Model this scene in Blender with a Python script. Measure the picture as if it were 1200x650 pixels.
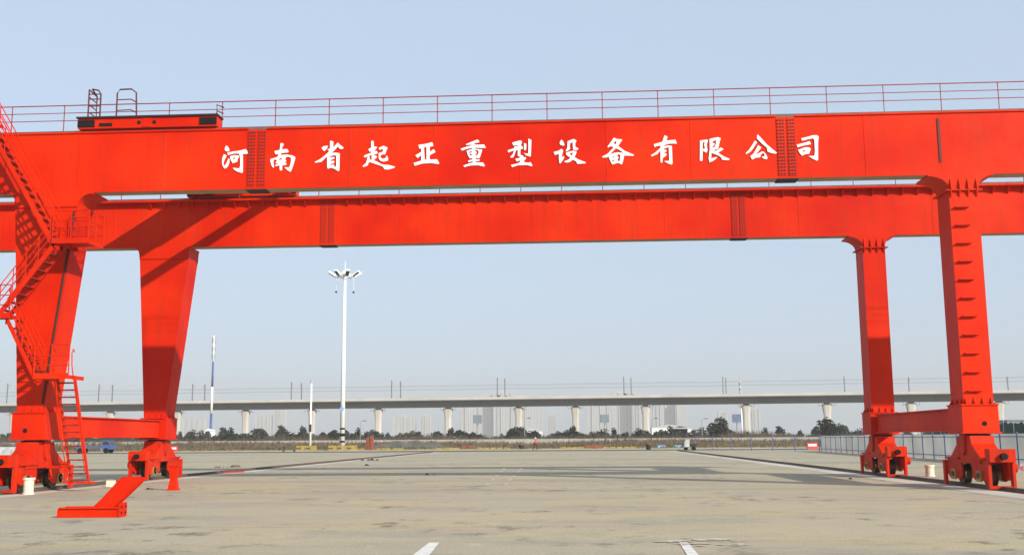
import bpy, bmesh, math, random
from mathutils import Vector, Matrix

random.seed(11)
sc = bpy.context.scene
for o in list(bpy.data.objects):
    bpy.data.objects.remove(o)
COL = sc.collection
RAD = math.radians

# ---------------------------------------------------------------- camera
EYE = Vector((0, 0, 1.8))
FPX, PITCH, ROLL, YAW = 1250.0, 0.150, -0.0068, 0.0579
_f0 = Vector((-math.sin(YAW), math.cos(YAW), 0)); _r0 = Vector((math.cos(YAW), math.sin(YAW), 0)); _u0 = Vector((0, 0, 1))
_f = _f0*math.cos(PITCH) + _u0*math.sin(PITCH)
_u = _u0*math.cos(PITCH) - _f0*math.sin(PITCH)
_r = _r0*math.cos(ROLL) + _u*math.sin(ROLL)
_u = _u*math.cos(ROLL) - _r0*math.sin(ROLL)
cam_d = bpy.data.cameras.new('camera'); cam = bpy.data.objects.new('camera', cam_d); COL.objects.link(cam)
cam_d.sensor_width = 36; cam_d.lens = FPX/1200*36; cam_d.clip_start = 0.1; cam_d.clip_end = 12000
M3 = Matrix((( _r.x, _u.x, -_f.x), (_r.y, _u.y, -_f.y), (_r.z, _u.z, -_f.z)))
cam.matrix_world = Matrix.Translation(EYE) @ M3.to_4x4()
sc.camera = cam

def at(x, y, Y=None, Z=None):
    """point of the place seen at photo pixel (x, y) on the plane Y or at height Z"""
    d = _r*((x-600)/FPX) - _u*((y-325)/FPX) + _f
    t = Y/d.y if Y is not None else (Z-EYE.z)/d.z
    return EYE + d*t
def gx(x, Y):
    """X of a ground object standing at depth Y, seen in pixel column x"""
    return at(x, 516, Y=Y).x

# ---------------------------------------------------------------- light
SUN_AZ, SUN_EL = 47.0, 25.0          # degrees right of straight behind the camera, and height
sdir = Vector((math.sin(RAD(SUN_AZ))*math.cos(RAD(SUN_EL)), -math.cos(RAD(SUN_AZ))*math.cos(RAD(SUN_EL)), math.sin(RAD(SUN_EL))))
sun_d = bpy.data.lights.new('sun', 'SUN'); sun = bpy.data.objects.new('sun', sun_d); COL.objects.link(sun)
sun_d.energy = 5.0; sun_d.angle = RAD(0.6); sun_d.color = (1.0, 0.93, 0.83)
sun.rotation_euler = sdir.to_track_quat('Z', 'Y').to_euler(); sun.location = (30, -30, 40)
w = bpy.data.worlds.new('World'); sc.world = w; w.use_nodes = True
wn = w.node_tree
bg = wn.nodes['Background']
sky = wn.nodes.new('ShaderNodeTexSky'); sky.sky_type = 'NISHITA'; sky.sun_disc = False
sky.sun_elevation = RAD(SUN_EL); sky.sun_rotation = RAD(180-SUN_AZ)
sky.air_density = 1.0; sky.dust_density = 2.0; sky.ozone_density = 2.0; sky.altitude = 0
# thin even overcast veil over the whole sky
veil = wn.nodes.new('ShaderNodeMix'); veil.data_type = 'RGBA'; veil.inputs['Factor'].default_value = 0.75
veil.inputs['B'].default_value = (3.8, 4.6, 5.7, 1)
wn.links.new(sky.outputs[0], veil.inputs['A']); wn.links.new(veil.outputs['Result'], bg.inputs[0]); bg.inputs[1].default_value = 0.135
sc.view_settings.view_transform = 'Standard'; sc.view_settings.look = 'None'
sc.view_settings.gamma = 1; sc.view_settings.use_curve_mapping = False
sc.view_settings.exposure = 0.3

# ---------------------------------------------------------------- materials
def mat(name, col, rough=0.6, var=0.15, scale=1.5, metal=0.0, bump=0.0, bscale=20, col2=None, spec=0.5, stretch=(1, 1, 1)):
    m = bpy.data.materials.new(name); m.use_nodes = True
    nt = m.node_tree; N = nt.nodes; L = nt.links
    b = N['Principled BSDF']; b.inputs['Roughness'].default_value = rough; b.inputs['Metallic'].default_value = metal
    b.inputs['Specular IOR Level'].default_value = spec
    g = N.new('ShaderNodeNewGeometry'); mp = N.new('ShaderNodeMapping'); mp.inputs['Scale'].default_value = stretch
    L.new(g.outputs['Position'], mp.inputs[0])
    n = N.new('ShaderNodeTexNoise'); n.inputs['Scale'].default_value = scale; n.inputs['Detail'].default_value = 6
    n.inputs['Roughness'].default_value = 0.65
    L.new(mp.outputs[0], n.inputs[0])
    r = N.new('ShaderNodeValToRGB'); L.new(n.outputs[0], r.inputs[0])
    r.color_ramp.elements[0].position = 0.3; r.color_ramp.elements[1].position = 0.7
    c2 = col2 or tuple(min(1, c*(1+var)) for c in col)
    r.color_ramp.elements[0].color = (*[c*(1-var) for c in col], 1); r.color_ramp.elements[1].color = (*c2, 1)
    L.new(r.outputs[0], b.inputs['Base Color'])
    if bump:
        n2 = N.new('ShaderNodeTexNoise'); n2.inputs['Scale'].default_value = bscale; n2.inputs['Detail'].default_value = 5
        L.new(g.outputs['Position'], n2.inputs[0])
        bp = N.new('ShaderNodeBump'); bp.inputs['Strength'].default_value = bump; bp.inputs['Distance'].default_value = 0.02
        L.new(n2.outputs[0], bp.inputs['Height']); L.new(bp.outputs[0], b.inputs['Normal'])
    return m

def red_paint(name='red_paint', dirt=.55, lo=.50, grime=(0.33, 0.028, 0.008)):
    m = bpy.data.materials.new(name); m.use_nodes = True
    nt = m.node_tree; N = nt.nodes; L = nt.links; b = N['Principled BSDF']
    g = N.new('ShaderNodeNewGeometry')
    n1 = N.new('ShaderNodeTexNoise'); n1.inputs['Scale'].default_value = 0.35; n1.inputs['Detail'].default_value = 6
    L.new(g.outputs['Position'], n1.inputs[0])
    r1 = N.new('ShaderNodeValToRGB'); L.new(n1.outputs[0], r1.inputs[0])
    r1.color_ramp.elements[0].color = (0.48, 0.007, 0.0001, 1); r1.color_ramp.elements[1].color = (0.64, 0.026, 0.0004, 1)
    r1.color_ramp.elements[0].position = 0.3; r1.color_ramp.elements[1].position = 0.7
    # rain streaks of dust
    mp = N.new('ShaderNodeMapping'); mp.inputs['Scale'].default_value = (3.0, 3.0, 0.18); L.new(g.outputs['Position'], mp.inputs[0])
    n2 = N.new('ShaderNodeTexNoise'); n2.inputs['Scale'].default_value = 1.6; n2.inputs['Detail'].default_value = 8; n2.inputs['Roughness'].default_value = .7
    L.new(mp.outputs[0], n2.inputs[0])
    r2 = N.new('ShaderNodeValToRGB'); L.new(n2.outputs[0], r2.inputs[0])
    r2.color_ramp.elements[0].position = lo; r2.color_ramp.elements[1].position = lo+.22
    r2.color_ramp.elements[0].color = (0, 0, 0, 1); r2.color_ramp.elements[1].color = (dirt, dirt, dirt, 1)
    mx = N.new('ShaderNodeMix'); mx.data_type = 'RGBA'
    L.new(r2.outputs[0], mx.inputs['Factor']); L.new(r1.outputs[0], mx.inputs['A']); mx.inputs['B'].default_value = (*grime, 1)
    L.new(mx.outputs['Result'], b.inputs['Base Color'])
    n3 = N.new('ShaderNodeTexNoise'); n3.inputs['Scale'].default_value = 1.1; n3.inputs['Detail'].default_value = 2
    L.new(g.outputs['Position'], n3.inputs[0])
    bp = N.new('ShaderNodeBump'); bp.inputs['Strength'].default_value = 0.5; bp.inputs['Distance'].default_value = 0.05
    L.new(n3.outputs[0], bp.inputs['Height']); L.new(bp.outputs[0], b.inputs['Normal'])
    b.inputs['Roughness'].default_value = 0.5; b.inputs['Specular IOR Level'].default_value = 0.09
    return m

def apron_mat():
    m = bpy.data.materials.new('apron_concrete'); m.use_nodes = True
    nt = m.node_tree; N = nt.nodes; L = nt.links; b = N['Principled BSDF']
    g = N.new('ShaderNodeNewGeometry')
    def noise(scale, detail, st=(1, 1, 1), rough=.6):
        mp = N.new('ShaderNodeMapping'); mp.inputs['Scale'].default_value = st; L.new(g.outputs['Position'], mp.inputs[0])
        n = N.new('ShaderNodeTexNoise'); n.inputs['Scale'].default_value = scale; n.inputs['Detail'].default_value = detail; n.inputs['Roughness'].default_value = rough
        L.new(mp.outputs[0], n.inputs[0]); return n.outputs[0]
    def ramp(v, a, c, ca, cb):
        r = N.new('ShaderNodeValToRGB'); L.new(v, r.inputs[0])
        r.color_ramp.elements[0].position = a; r.color_ramp.elements[1].position = c
        r.color_ramp.elements[0].color = (*ca, 1); r.color_ramp.elements[1].color = (*cb, 1); return r.outputs[0]
    def mix(f, A, B):
        x = N.new('ShaderNodeMix'); x.data_type = 'RGBA'; L.new(f, x.inputs['Factor'])
        for k, v in (('A', A), ('B', B)):
            if isinstance(v, tuple): x.inputs[k].default_value = (*v, 1)
            else: L.new(v, x.inputs[k])
        return x.outputs['Result']
    base = ramp(noise(.11, 5), .38, .62, (.43, .365, .248), (.37, .335, .245))
    # dusty yellow sand drifts
    c = mix(ramp(noise(.30, 8, (.40, 1, 1), .68), .49, .60, (0, 0, 0), (.7, .7, .7)), base, (.45, .37, .205))
    # grey-green scoured areas
    c = mix(ramp(noise(.36, 9, (.45, .9, 1), .72), .51, .60, (0, 0, 0), (.62, .62, .62)), c, (.285, .28, .225))
    # pinkish patched repairs
    c = mix(ramp(noise(.13, 3, (.7, 1.3, 1), .5), .56, .60, (0, 0, 0), (.7, .7, .7)), c, (.39, .315, .235))
    # tyre-darkened lanes
    c = mix(ramp(noise(.05, 5, (.30, 2.0, 1), .6), .53, .62, (0, 0, 0), (.4, .4, .4)), c, (.21, .195, .165))
    # small dark scuffs and grit, gathered in patches
    gm = N.new('ShaderNodeMath'); gm.operation = 'MULTIPLY'
    L.new(ramp(noise(1.5, 9, (.6, .55, 1), .75), .54, .60, (0, 0, 0), (.9, .9, .9)), gm.inputs[0]); L.new(ramp(noise(.17, 3), .47, .57, (0, 0, 0), (1, 1, 1)), gm.inputs[1])
    c = mix(gm.outputs[0], c, (.15, .13, .095))
    c = mix(ramp(noise(2.6, 8, (.5, .5, 1), .72), .57, .66, (0, 0, 0), (.7, .7, .7)), c, (.50, .43, .28))
    # fine grit
    c = mix(ramp(noise(24, 4, (1, .35, 1), .8), .45, .66, (0, 0, 0), (.5, .5, .5)), c, (.19, .165, .11))
    # slab joints
    br = N.new('ShaderNodeTexBrick'); br.offset = 0; br.squash = 1
    mp = N.new('ShaderNodeMapping'); mp.inputs['Location'].default_value = (352.2, 3.4, 0); L.new(g.outputs['Position'], mp.inputs[0])
    wv = N.new('ShaderNodeTexNoise'); wv.inputs['Scale'].default_value = .8; L.new(g.outputs['Position'], wv.inputs[0])
    va = N.new('ShaderNodeVectorMath'); va.operation = 'SCALE'; va.inputs['Scale'].default_value = .08; L.new(wv.outputs['Color'], va.inputs[0])
    vb = N.new('ShaderNodeVectorMath'); vb.operation = 'ADD'; L.new(mp.outputs[0], vb.inputs[0]); L.new(va.outputs[0], vb.inputs[1])
    L.new(vb.outputs[0], br.inputs['Vector'])
    br.inputs['Scale'].default_value = 1; br.inputs['Brick Width'].default_value = 700.0; br.inputs['Row Height'].default_value = 5.2
    br.inputs['Mortar Size'].default_value = .03; br.inputs['Mortar Smooth'].default_value = .3
    jm = N.new('ShaderNodeMath'); jm.operation = 'MULTIPLY'; L.new(br.outputs['Fac'], jm.inputs[0]); L.new(ramp(noise(.3, 4), .42, .62, (0, 0, 0), (.85, .85, .85)), jm.inputs[1])
    c = mix(jm.outputs[0], c, (.12, .10, .075))
    L.new(c, b.inputs['Base Color'])
    bp = N.new('ShaderNodeBump'); bp.inputs['Strength'].default_value = .5; bp.inputs['Distance'].default_value = .015
    L.new(noise(7, 10, (1, 1, 1), .75), bp.inputs['Height']); L.new(bp.outputs[0], b.inputs['Normal'])
    b.inputs['Roughness'].default_value = .9; b.inputs['Specular IOR Level'].default_value = .25
    return m

M = {}
M['red'] = red_paint()
M['red_grimy'] = red_paint('red_paint_grimy', .8, .47, (.16, .028, .014))
M['beige'] = mat('dull_beige', (.36, .27, .17), .9, .2, 1)
M['bolt'] = mat('bolt_steel', (.09, .006, .005), .7)  # weathered dark red, with the bolt heads' shadows put into the colour
M['black'] = mat('black_rubber', (.010, .009, .009), .8, spec=.15)
M['dark'] = mat('dark_steel', (.030, .026, .026), .7, spec=.2)
M['rail_steel'] = mat('rail_steel', (.11, .07, .05), .6, .35, 3)
M['brass'] = mat('brass_wheel', (.34, .22, .07), .5, .25, 4, metal=.3)
M['wheel_steel'] = mat('greasy_wheel', (.07, .052, .03), .5, .4, 5, metal=.4)
M['handrail'] = mat('handrail_red', (.26, .016, .014), .6)
M['tread'] = mat('tread_red', (.22, .012, .008), .7)
M['white'] = mat('white_paint', (.80, .80, .78), .5, .06, 1)
M['letter'] = mat('white_letter_paint', (.82, .82, .80), .55, .03, 2)
M['apron'] = apron_mat()
M['strip'] = mat('rail_beam_concrete', (.46, .415, .34), .9, .22, .5, bump=.3, stretch=(1, .35, 1))
M['grout'] = mat('dark_grout', (.13, .105, .08), .9, .35, 1.2)
M['asphalt'] = mat('asphalt', (.055, .055, .055), .9, .25, .3)
M['soil'] = mat('dry_soil', (.17, .135, .085), .95, .35, .08, col2=(.26, .22, .13))
M['verge'] = mat('dry_grass', (.27, .235, .10), .95, .35, .25)
M['reed'] = mat('brown_reeds', (.085, .060, .040), .95, .5, .12, col2=(.19, .145, .085))
M['mark'] = mat('worn_marking', (.62, .61, .56), .8, .25, 6)
M['mark_faint'] = mat('faint_marking', (.45, .40, .30), .85, .16, 5)
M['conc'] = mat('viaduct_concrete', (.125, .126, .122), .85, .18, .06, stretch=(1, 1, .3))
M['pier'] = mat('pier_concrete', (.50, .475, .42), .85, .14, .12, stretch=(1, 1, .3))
M['wall'] = mat('wall_concrete', (.36, .34, .29), .9, .25, .12)
M['mound'] = mat('grey_earth', (.10, .10, .078), .95, .3, .4)
M['tower'] = mat('hazed_tower_render', (.46, .46, .46), .8, .08, .02)  # tower tones kept pale and close: haze fade put into the colours
M['tower2'] = mat('hazed_tower_bays', (.33, .35, .37), .6, .08, .05)
M['tower3'] = mat('hazed_tower_cream', (.52, .505, .48), .8, .06, .05)
M['leaf'] = mat('evergreen_leaf', (.020, .030, .014), .8, .4, .5)
M['leaf2'] = mat('dull_leaf', (.040, .038, .020), .8, .4, .5)
M['bark'] = mat('bark', (.09, .07, .05), .9)
M['twig'] = mat('bare_twigs', (.085, .062, .045), .9, .35, 1)
M['blue'] = mat('blue_paint', (.06, .10, .26), .6, .15)
M['billblue'] = mat('faded_blue_board', (.12, .16, .26), .7, .15, .5)
M['postblue'] = mat('post_blue', (.075, .095, .24), .6, .15)
def translucent(m, f):
    nt = m.node_tree; b = nt.nodes['Principled BSDF']; t = nt.nodes.new('ShaderNodeBsdfTranslucent'); x = nt.nodes.new('ShaderNodeMixShader')
    src = b.inputs['Base Color'].links[0].from_socket; nt.links.new(src, t.inputs[0])
    x.inputs[0].default_value = f; nt.links.new(b.outputs[0], x.inputs[1]); nt.links.new(t.outputs[0], x.inputs[2])
    nt.links.new(x.outputs[0], nt.nodes['Material Output'].inputs['Surface']); return m
M['panel'] = translucent(mat('translucent_panel', (.62, .62, .60), .7, .12, .35), .6)
M['green'] = mat('green_net', (.028, .062, .048), .9, .3, .6)
M['yellow'] = mat('yellow_paint', (.34, .245, .05), .85, .4, 1.5)
M['cream'] = mat('cream_paint', (.62, .55, .42), .7, .2, 3)
M['rust'] = mat('rust_orange', (.24, .062, .030), .85, .4, 2)
M['brown'] = mat('brown_steel', (.10, .075, .055), .8)
M['galv'] = mat('galvanised', (.30, .31, .32), .5, .1)
M['galv_dark'] = mat('galvanised_dull', (.15, .155, .16), .6, .1)
M['greyblue'] = mat('grey_blue', (.17, .20, .235), .7, .15, .5)
M['skyblue'] = mat('sky_blue_sheet', (.18, .42, .72), .6, .1)
M['barrier'] = mat('red_barrier', (.62, .035, .03), .6, .15)
M['hivis'] = mat('orange_red_jacket', (.78, .09, .03), .8, .1)
M['trouser'] = mat('dark_trousers', (.035, .035, .045), .9)
M['skin'] = mat('skin', (.42, .26, .18), .6)
M['tarp'] = mat('grey_tarp', (.42, .44, .45), .7, .2, 1)
M['glass'] = mat('dark_glass', (.03, .035, .04), .15)
M['antenna'] = mat('antenna_grey', (.33, .34, .35), .6)

# ---------------------------------------------------------------- mesh helpers
class MB:
    def __init__(s): s.v = []; s.f = []; s.m = []
    def poly(s, pts, faces, mi=0):
        b = len(s.v); s.v += [tuple(p) for p in pts]; s.f += [tuple(i+b for i in f) for f in faces]; s.m += [mi]*len(faces); return s
    def box(s, x0, x1, y0, y1, z0, z1, mi=0):
        return s.hexa([(x0, y0, z0), (x1, y0, z0), (x1, y1, z0), (x0, y1, z0), (x0, y0, z1), (x1, y0, z1), (x1, y1, z1), (x0, y1, z1)], mi)
    def hexa(s, p, mi=0):
        return s.poly(p, [(0, 3, 2, 1), (4, 5, 6, 7), (0, 1, 5, 4), (1, 2, 6, 5), (2, 3, 7, 6), (3, 0, 4, 7)], mi)
    def tube(s, pts, r, n=6, mi=0, r2=None, cap=True):
        pts = [Vector(p) for p in pts]; b = len(s.v); k = len(pts)
        for i, p in enumerate(pts):
            d = (pts[min(i+1, k-1)] - pts[max(i-1, 0)]).normalized()
            a = d.orthogonal().normalized() if abs(d.z) > .9 else d.cross(Vector((0, 0, 1))).normalized()
            c = d.cross(a)
            rr = r if r2 is None else r + (r2-r)*i/(k-1)
            for j in range(n):
                t = 2*math.pi*j/n + math.pi/n
                s.v.append(tuple(p + a*math.cos(t)*rr + c*math.sin(t)*rr))
        for i in range(k-1):
            for j in range(n):
                s.f.append((b+i*n+j, b+i*n+(j+1) % n, b+(i+1)*n+(j+1) % n, b+(i+1)*n+j)); s.m.append(mi)
        if cap:
            s.f.append(tuple(b+j for j in reversed(range(n)))); s.f.append(tuple(b+(k-1)*n+j for j in range(n))); s.m += [mi]*2
        return s
    def prism(s, prof, axis, a0, a1, mi=0):
        """extrude a 2D profile; axis 'x': prof=(y,z), 'y': prof=(x,z), 'z': prof=(x,y)"""
        def p3(p, a):
            return (a, p[0], p[1]) if axis == 'x' else (p[0], a, p[1]) if axis == 'y' else (p[0], p[1], a)
        n = len(prof)
        pts = [p3(p, a0) for p in prof] + [p3(p, a1) for p in prof]
        faces = [tuple(range(n)), tuple(reversed(range(n, 2*n)))] + [(i, n+i, n+(i+1) % n, (i+1) % n) for i in range(n)]
        return s.poly(pts, faces, mi)
    def cyl(s, c, r, h, n=16, mi=0, r2=None):
        return s.tube([c, (c[0], c[1], c[2]+h)], r, n, mi, r2)
    def disc(s, c, r, h, axis='x', n=20, mi=0):
        c = Vector(c); d = Vector((1, 0, 0)) if axis == 'x' else Vector((0, 1, 0))
        return s.tube([c - d*h/2, c + d*h/2], r, n, mi)
    def mesh(s, name, mats):
        me = bpy.data.meshes.new(name); me.from_pydata(s.v, [], s.f)
        for m_ in (mats if isinstance(mats, (list, tuple)) else [mats]): me.materials.append(M[m_] if isinstance(m_, str) else m_)
        if any(s.m): me.polygons.foreach_set('material_index', s.m)
        bm = bmesh.new(); bm.from_mesh(me); bmesh.ops.recalc_face_normals(bm, faces=bm.faces); bm.to_mesh(me); bm.free()
        return me

def put(name, me, parent=None, loc=None, rz=None):
    o = bpy.data.objects.new(name, me); COL.objects.link(o)
    if parent is not None:
        o.parent = parent
        if 'inv' in parent.keys(): o.matrix_parent_inverse = Matrix.Translation(-Vector(parent['inv']))
    if loc is not None: o.location = loc
    if rz is not None: o.rotation_euler = (0, 0, rz)
    return o
def build(name, mb, mats, parent=None, loc=None, rz=None):
    return put(name, mb.mesh(name, mats), parent, loc, rz)
def tag(o, label=None, cat=None, group=None, kind=None):
    if label: o['label'] = label
    if cat: o['category'] = cat
    if group: o['group'] = group
    if kind: o['kind'] = kind
    return o
def empty(name, loc, label, cat, group=None, rz=0, world=False):
    o = bpy.data.objects.new(name, None); COL.objects.link(o); o.location = loc; o.rotation_euler = (0, 0, rz); o.empty_display_size = .3
    if world: o['inv'] = list(loc)           # children are then given in world coordinates
    return tag(o, label, cat, group)
def smooth(o):
    o.data.polygons.foreach_set('use_smooth', [True]*len(o.data.polygons)); return o
def copy_tree(o, loc, rz=None, scale=None, label=None):
    c = o.copy(); COL.objects.link(c); c.location = loc
    if rz is not None: c.rotation_euler = (0, 0, rz)
    if scale is not None: c.scale = scale
    if label: c['label'] = label
    for k in KIDS.get(o.name, []):
        d = k.copy(); COL.objects.link(d); d.parent = c
        for g in KIDS.get(k.name, []):
            e = g.copy(); COL.objects.link(e); e.parent = d
    return c
ORD = ['first', 'second', 'third', 'fourth', 'fifth', 'sixth', 'seventh', 'eighth', 'ninth', 'tenth', 'eleventh', 'twelfth', 'thirteenth', 'fourteenth', 'fifteenth', 'sixteenth', 'seventeenth', 'eighteenth', 'nineteenth', 'twentieth']
def nth(i):
    if i < 20: return ORD[i]
    t = ['twenty', 'thirty', 'forty', 'fifty'][(i+1)//10-2]; u = (i+1) % 10
    return t + ('-' + ORD[u-1] if u else '-last')
KIDS = {}
def kid(o):
    KIDS.setdefault(o.parent.name, []).append(o); return o

# ================================================================ THE SETTING
g = MB()
def sheet(name, x0, x1, y0, y1, z, m):
    o = build(name, MB().poly([(x0, y0, z), (x1, y0, z), (x1, y1, z), (x0, y1, z)], [(0, 1, 2, 3)]), m); return tag(o, kind='structure')
sheet('ground', -3800, 3800, -60, 3800, -0.02, 'soil')
sheet('concrete_apron', -160, 160, -40, 158, 0.0, 'apron')
sheet('far_road', -420, 420, 158, 173, 0.004, 'asphalt')
sheet('grass_verge', -420, 420, 173.5, 186, 0.0, 'verge')
kb = MB().box(-420, 420, 173, 173.3, -.02, .14); tag(build('far_kerb', kb, 'wall'), kind='structure')
XL, XR = -20.0, 14.07
sheet('rail_beam_left', XL-.75, XL+1.25, -30, 150, 0.006, 'strip')
sheet('rail_beam_right', XR-1.35, XR+.75, -30, 150, 0.006, 'strip')

def rail(X, label):
    b = MB()
    b.prism([(X-.075, .009), (X+.075, .009), (X+.075, .03), (X+.02, .045), (X+.02, .10), (X+.04, .11), (X+.04, .14), (X-.04, .14), (X-.04, .11), (X-.02, .10), (X-.02, .045), (X-.075, .03)], 'y', -30, 150)
    e = empty('crane_rail', (X, 40, 0), label, 'rail', 'crane rails', world=True)
    build('rail_bar', b, 'rail_steel', e)
    t = MB().box(X-.22, X-.09, -30, 150, .0085, .016).box(X+.09, X+.22, -30, 150, .0085, .016)
    build('grout_edge', t, 'grout', e)
rail(XL, 'rusty steel crane rail in the ground under the wide tapered legs')
rail(XR, 'rusty steel crane rail in the ground under the narrow legs with rungs')

def ground_quad(name, pts, m, z=.009):
    P = [at(x, y, Z=z) for x, y in pts]
    b = MB().poly([(p.x, p.y, z) for p in P], [(0, 1, 2, 3)])
    return build(name, b, m)
o = ground_quad('lane_stripe', [(482, 651), (502, 651), (515, 635), (503, 635)], 'mark'); tag(o, 'white painted stripe on the concrete, left one at the bottom edge', 'road marking', 'painted stripes')
o = ground_quad('lane_stripe', [(806, 651), (820, 651), (806, 635), (796, 635)], 'mark'); tag(o, 'white painted stripe on the concrete, right one at the bottom edge', 'road marking', 'painted stripes')
def splat(name, cx, cy, rx, ry, seed, m, n=26):
    rr = random.Random(seed); c = at(cx, cy, Z=.0125); b = MB()
    # several small ragged flakes of old paint
    for k in range(n):
        a = rr.uniform(0, 6.28); q = rr.random()**.6
        x, y = c.x + rx*q*math.cos(a), c.y + ry*q*math.sin(a); s_ = rr.uniform(.03, .16)
        pts = [(x+s_*rr.uniform(.6, 1.9)*math.cos(t*1.047), y+s_*rr.uniform(.5, 1)*math.sin(t*1.047), .0125+k*.00002) for t in range(6)]
        b.poly(pts, [tuple(range(6))])
    return build(name, b, m)
tag(splat('paint_flakes', 826, 634, .85, .75, 3, 'mark_faint', 44), 'flaked remains of white paint beside the right stripe', 'paint flakes')
k = -1
for row, xs in ((549, (590, 610)), (552.5, (587, 607)), (557, (582, 602)), (561.5, (577, 597)), (567, (571, 593))):
    k += 1
    for j, x in enumerate(xs):
        o = ground_quad('faint_dash', [(x-2.4, row+1), (x+1.6, row+1), (x+3.2, row-.9), (x-.4, row-.9)], 'mark_faint', .0095)
        tag(o, f'small faint white dash mid apron, {nth(k)} from the far end of the {("left", "right")[j]} row', 'road marking', 'faint dashes mid apron')

# ================================================================ GANTRY CRANE
Y1, Y2 = 38.5, 50.19             # front faces of the two girders
GW = .55; ZB, ZT = 11.18, 13.5
crane = empty('gantry_crane', (-3, 44.7, 0), 'huge red double girder gantry crane with white lettering on its front girder', 'crane', world=True)
XG0, XG1 = -32.0, 27.0
SPL = [(-12.21, -11.49), (7.54, 8.24)]
def girder(Yf, name, label):
    G = build(name, MB().box(XG0, XG1, Yf, Yf+GW, ZB, ZT-.06), 'red', crane); G['label'] = label
    # top flange, broken at the bolted splices
    cuts = [XG0-.02] + [v for s_ in SPL for v in s_] + [XG1+.02]
    for i in range(0, len(cuts), 2):
        build('top_flange', MB().box(cuts[i], cuts[i+1], Yf-.05, Yf+GW+.05, ZT-.058, ZT), 'red', G)
    build('bottom_flange', MB().box(XG0-.02, XG1+.02, Yf-.03, Yf+GW+.03, ZB-.05, ZB-.002), 'red', G)
    build('underside_plate', MB().box(XG0, XG1, Yf-.015, Yf+GW+.015, ZB-.058, ZB-.052), 'beige', G)  # thin beige plate under the red flange
    build('trolley_rail', MB().box(XG0, XG1, Yf+GW/2-.04, Yf+GW/2+.04, ZT+.002, ZT+.13), 'rail_steel', G)
    for a, c in SPL:
        wdt = (c-a)/2-.05
        for q in (a+.01, c-.01-wdt):
            build('splice_plate', MB().box(q, q+wdt, Yf-.022, Yf-.002, ZB+.04, ZT-.10), 'red', G)
            b = MB()
            for ci in range(3):
                for ri in range(17):
                    x = q + wdt*(ci+.5)/3; z = ZB+.12 + (ZT-ZB-.30)*ri/16
                    b.tube([(x, Yf-.024, z), (x, Yf-.052, z)], .034, 6)
            tag(build('bolt_rows', b, 'bolt', G), kind='stuff')
            build('flange_plate', MB().box(q-.04, q+wdt+.04, Yf-.05, Yf+GW+.05, ZB-.09, ZB-.06), 'dark', G)
    return G
G1 = girder(Y1, 'front_girder', 'red box girder carrying thirteen white Chinese characters')
G2 = girder(Y2, 'rear_girder', 'plain red box girder at the back with small brackets along its top')
for G_, Yf in ((G1, Y1), (G2, Y2)):
    me = MB().prism([(-.02, Yf-.0025), (-.008, Yf-.012), (.008, Yf-.012), (.02, Yf-.0025)], 'z', ZB+.03, ZT-.09).mesh('weld_seam', 'red')
    for X in (-22.4, -15.4, -8.3, -5.1, -1.9, 1.3, 4.4, 10.7, 16.9): put('weld_seam', me, G_, (X, 0, 0))
# vertical stiffener strips / joints on the front face
for X, z0, z1 in ((-18.69, 11.33, 13.33), (13.38, 11.6, 13.25)):
    build('web_joint_strip', MB().box(X-.045, X+.045, Y1-.03, Y1-.002, z0, z1), 'red' if X < 0 else 'bolt', G1)
# brackets below the rear walkway
bme = MB().prism([(Y2-.002, ZT-.162), (Y2-.32, ZT-.162), (Y2-.29, ZT-.23), (Y2-.002, ZT-.50)], 'x', -.022, .022).mesh('bracket', 'red')
x = -20.6
while x < 22:
    if not any(a-.1 < x < c+.1 for a, c in SPL):
        put('bracket', bme, G2, (x, 0, 0))
    x += .695
build('walkway', MB().box(XG0, XG1, Y2-.36, Y2-.052, ZT-.16, ZT-.11), 'red', G2)
build('toe_board', MB().box(XG0, XG1, Y2-.375, Y2-.362, ZT-.16, ZT-.08), 'red', G2)

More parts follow.
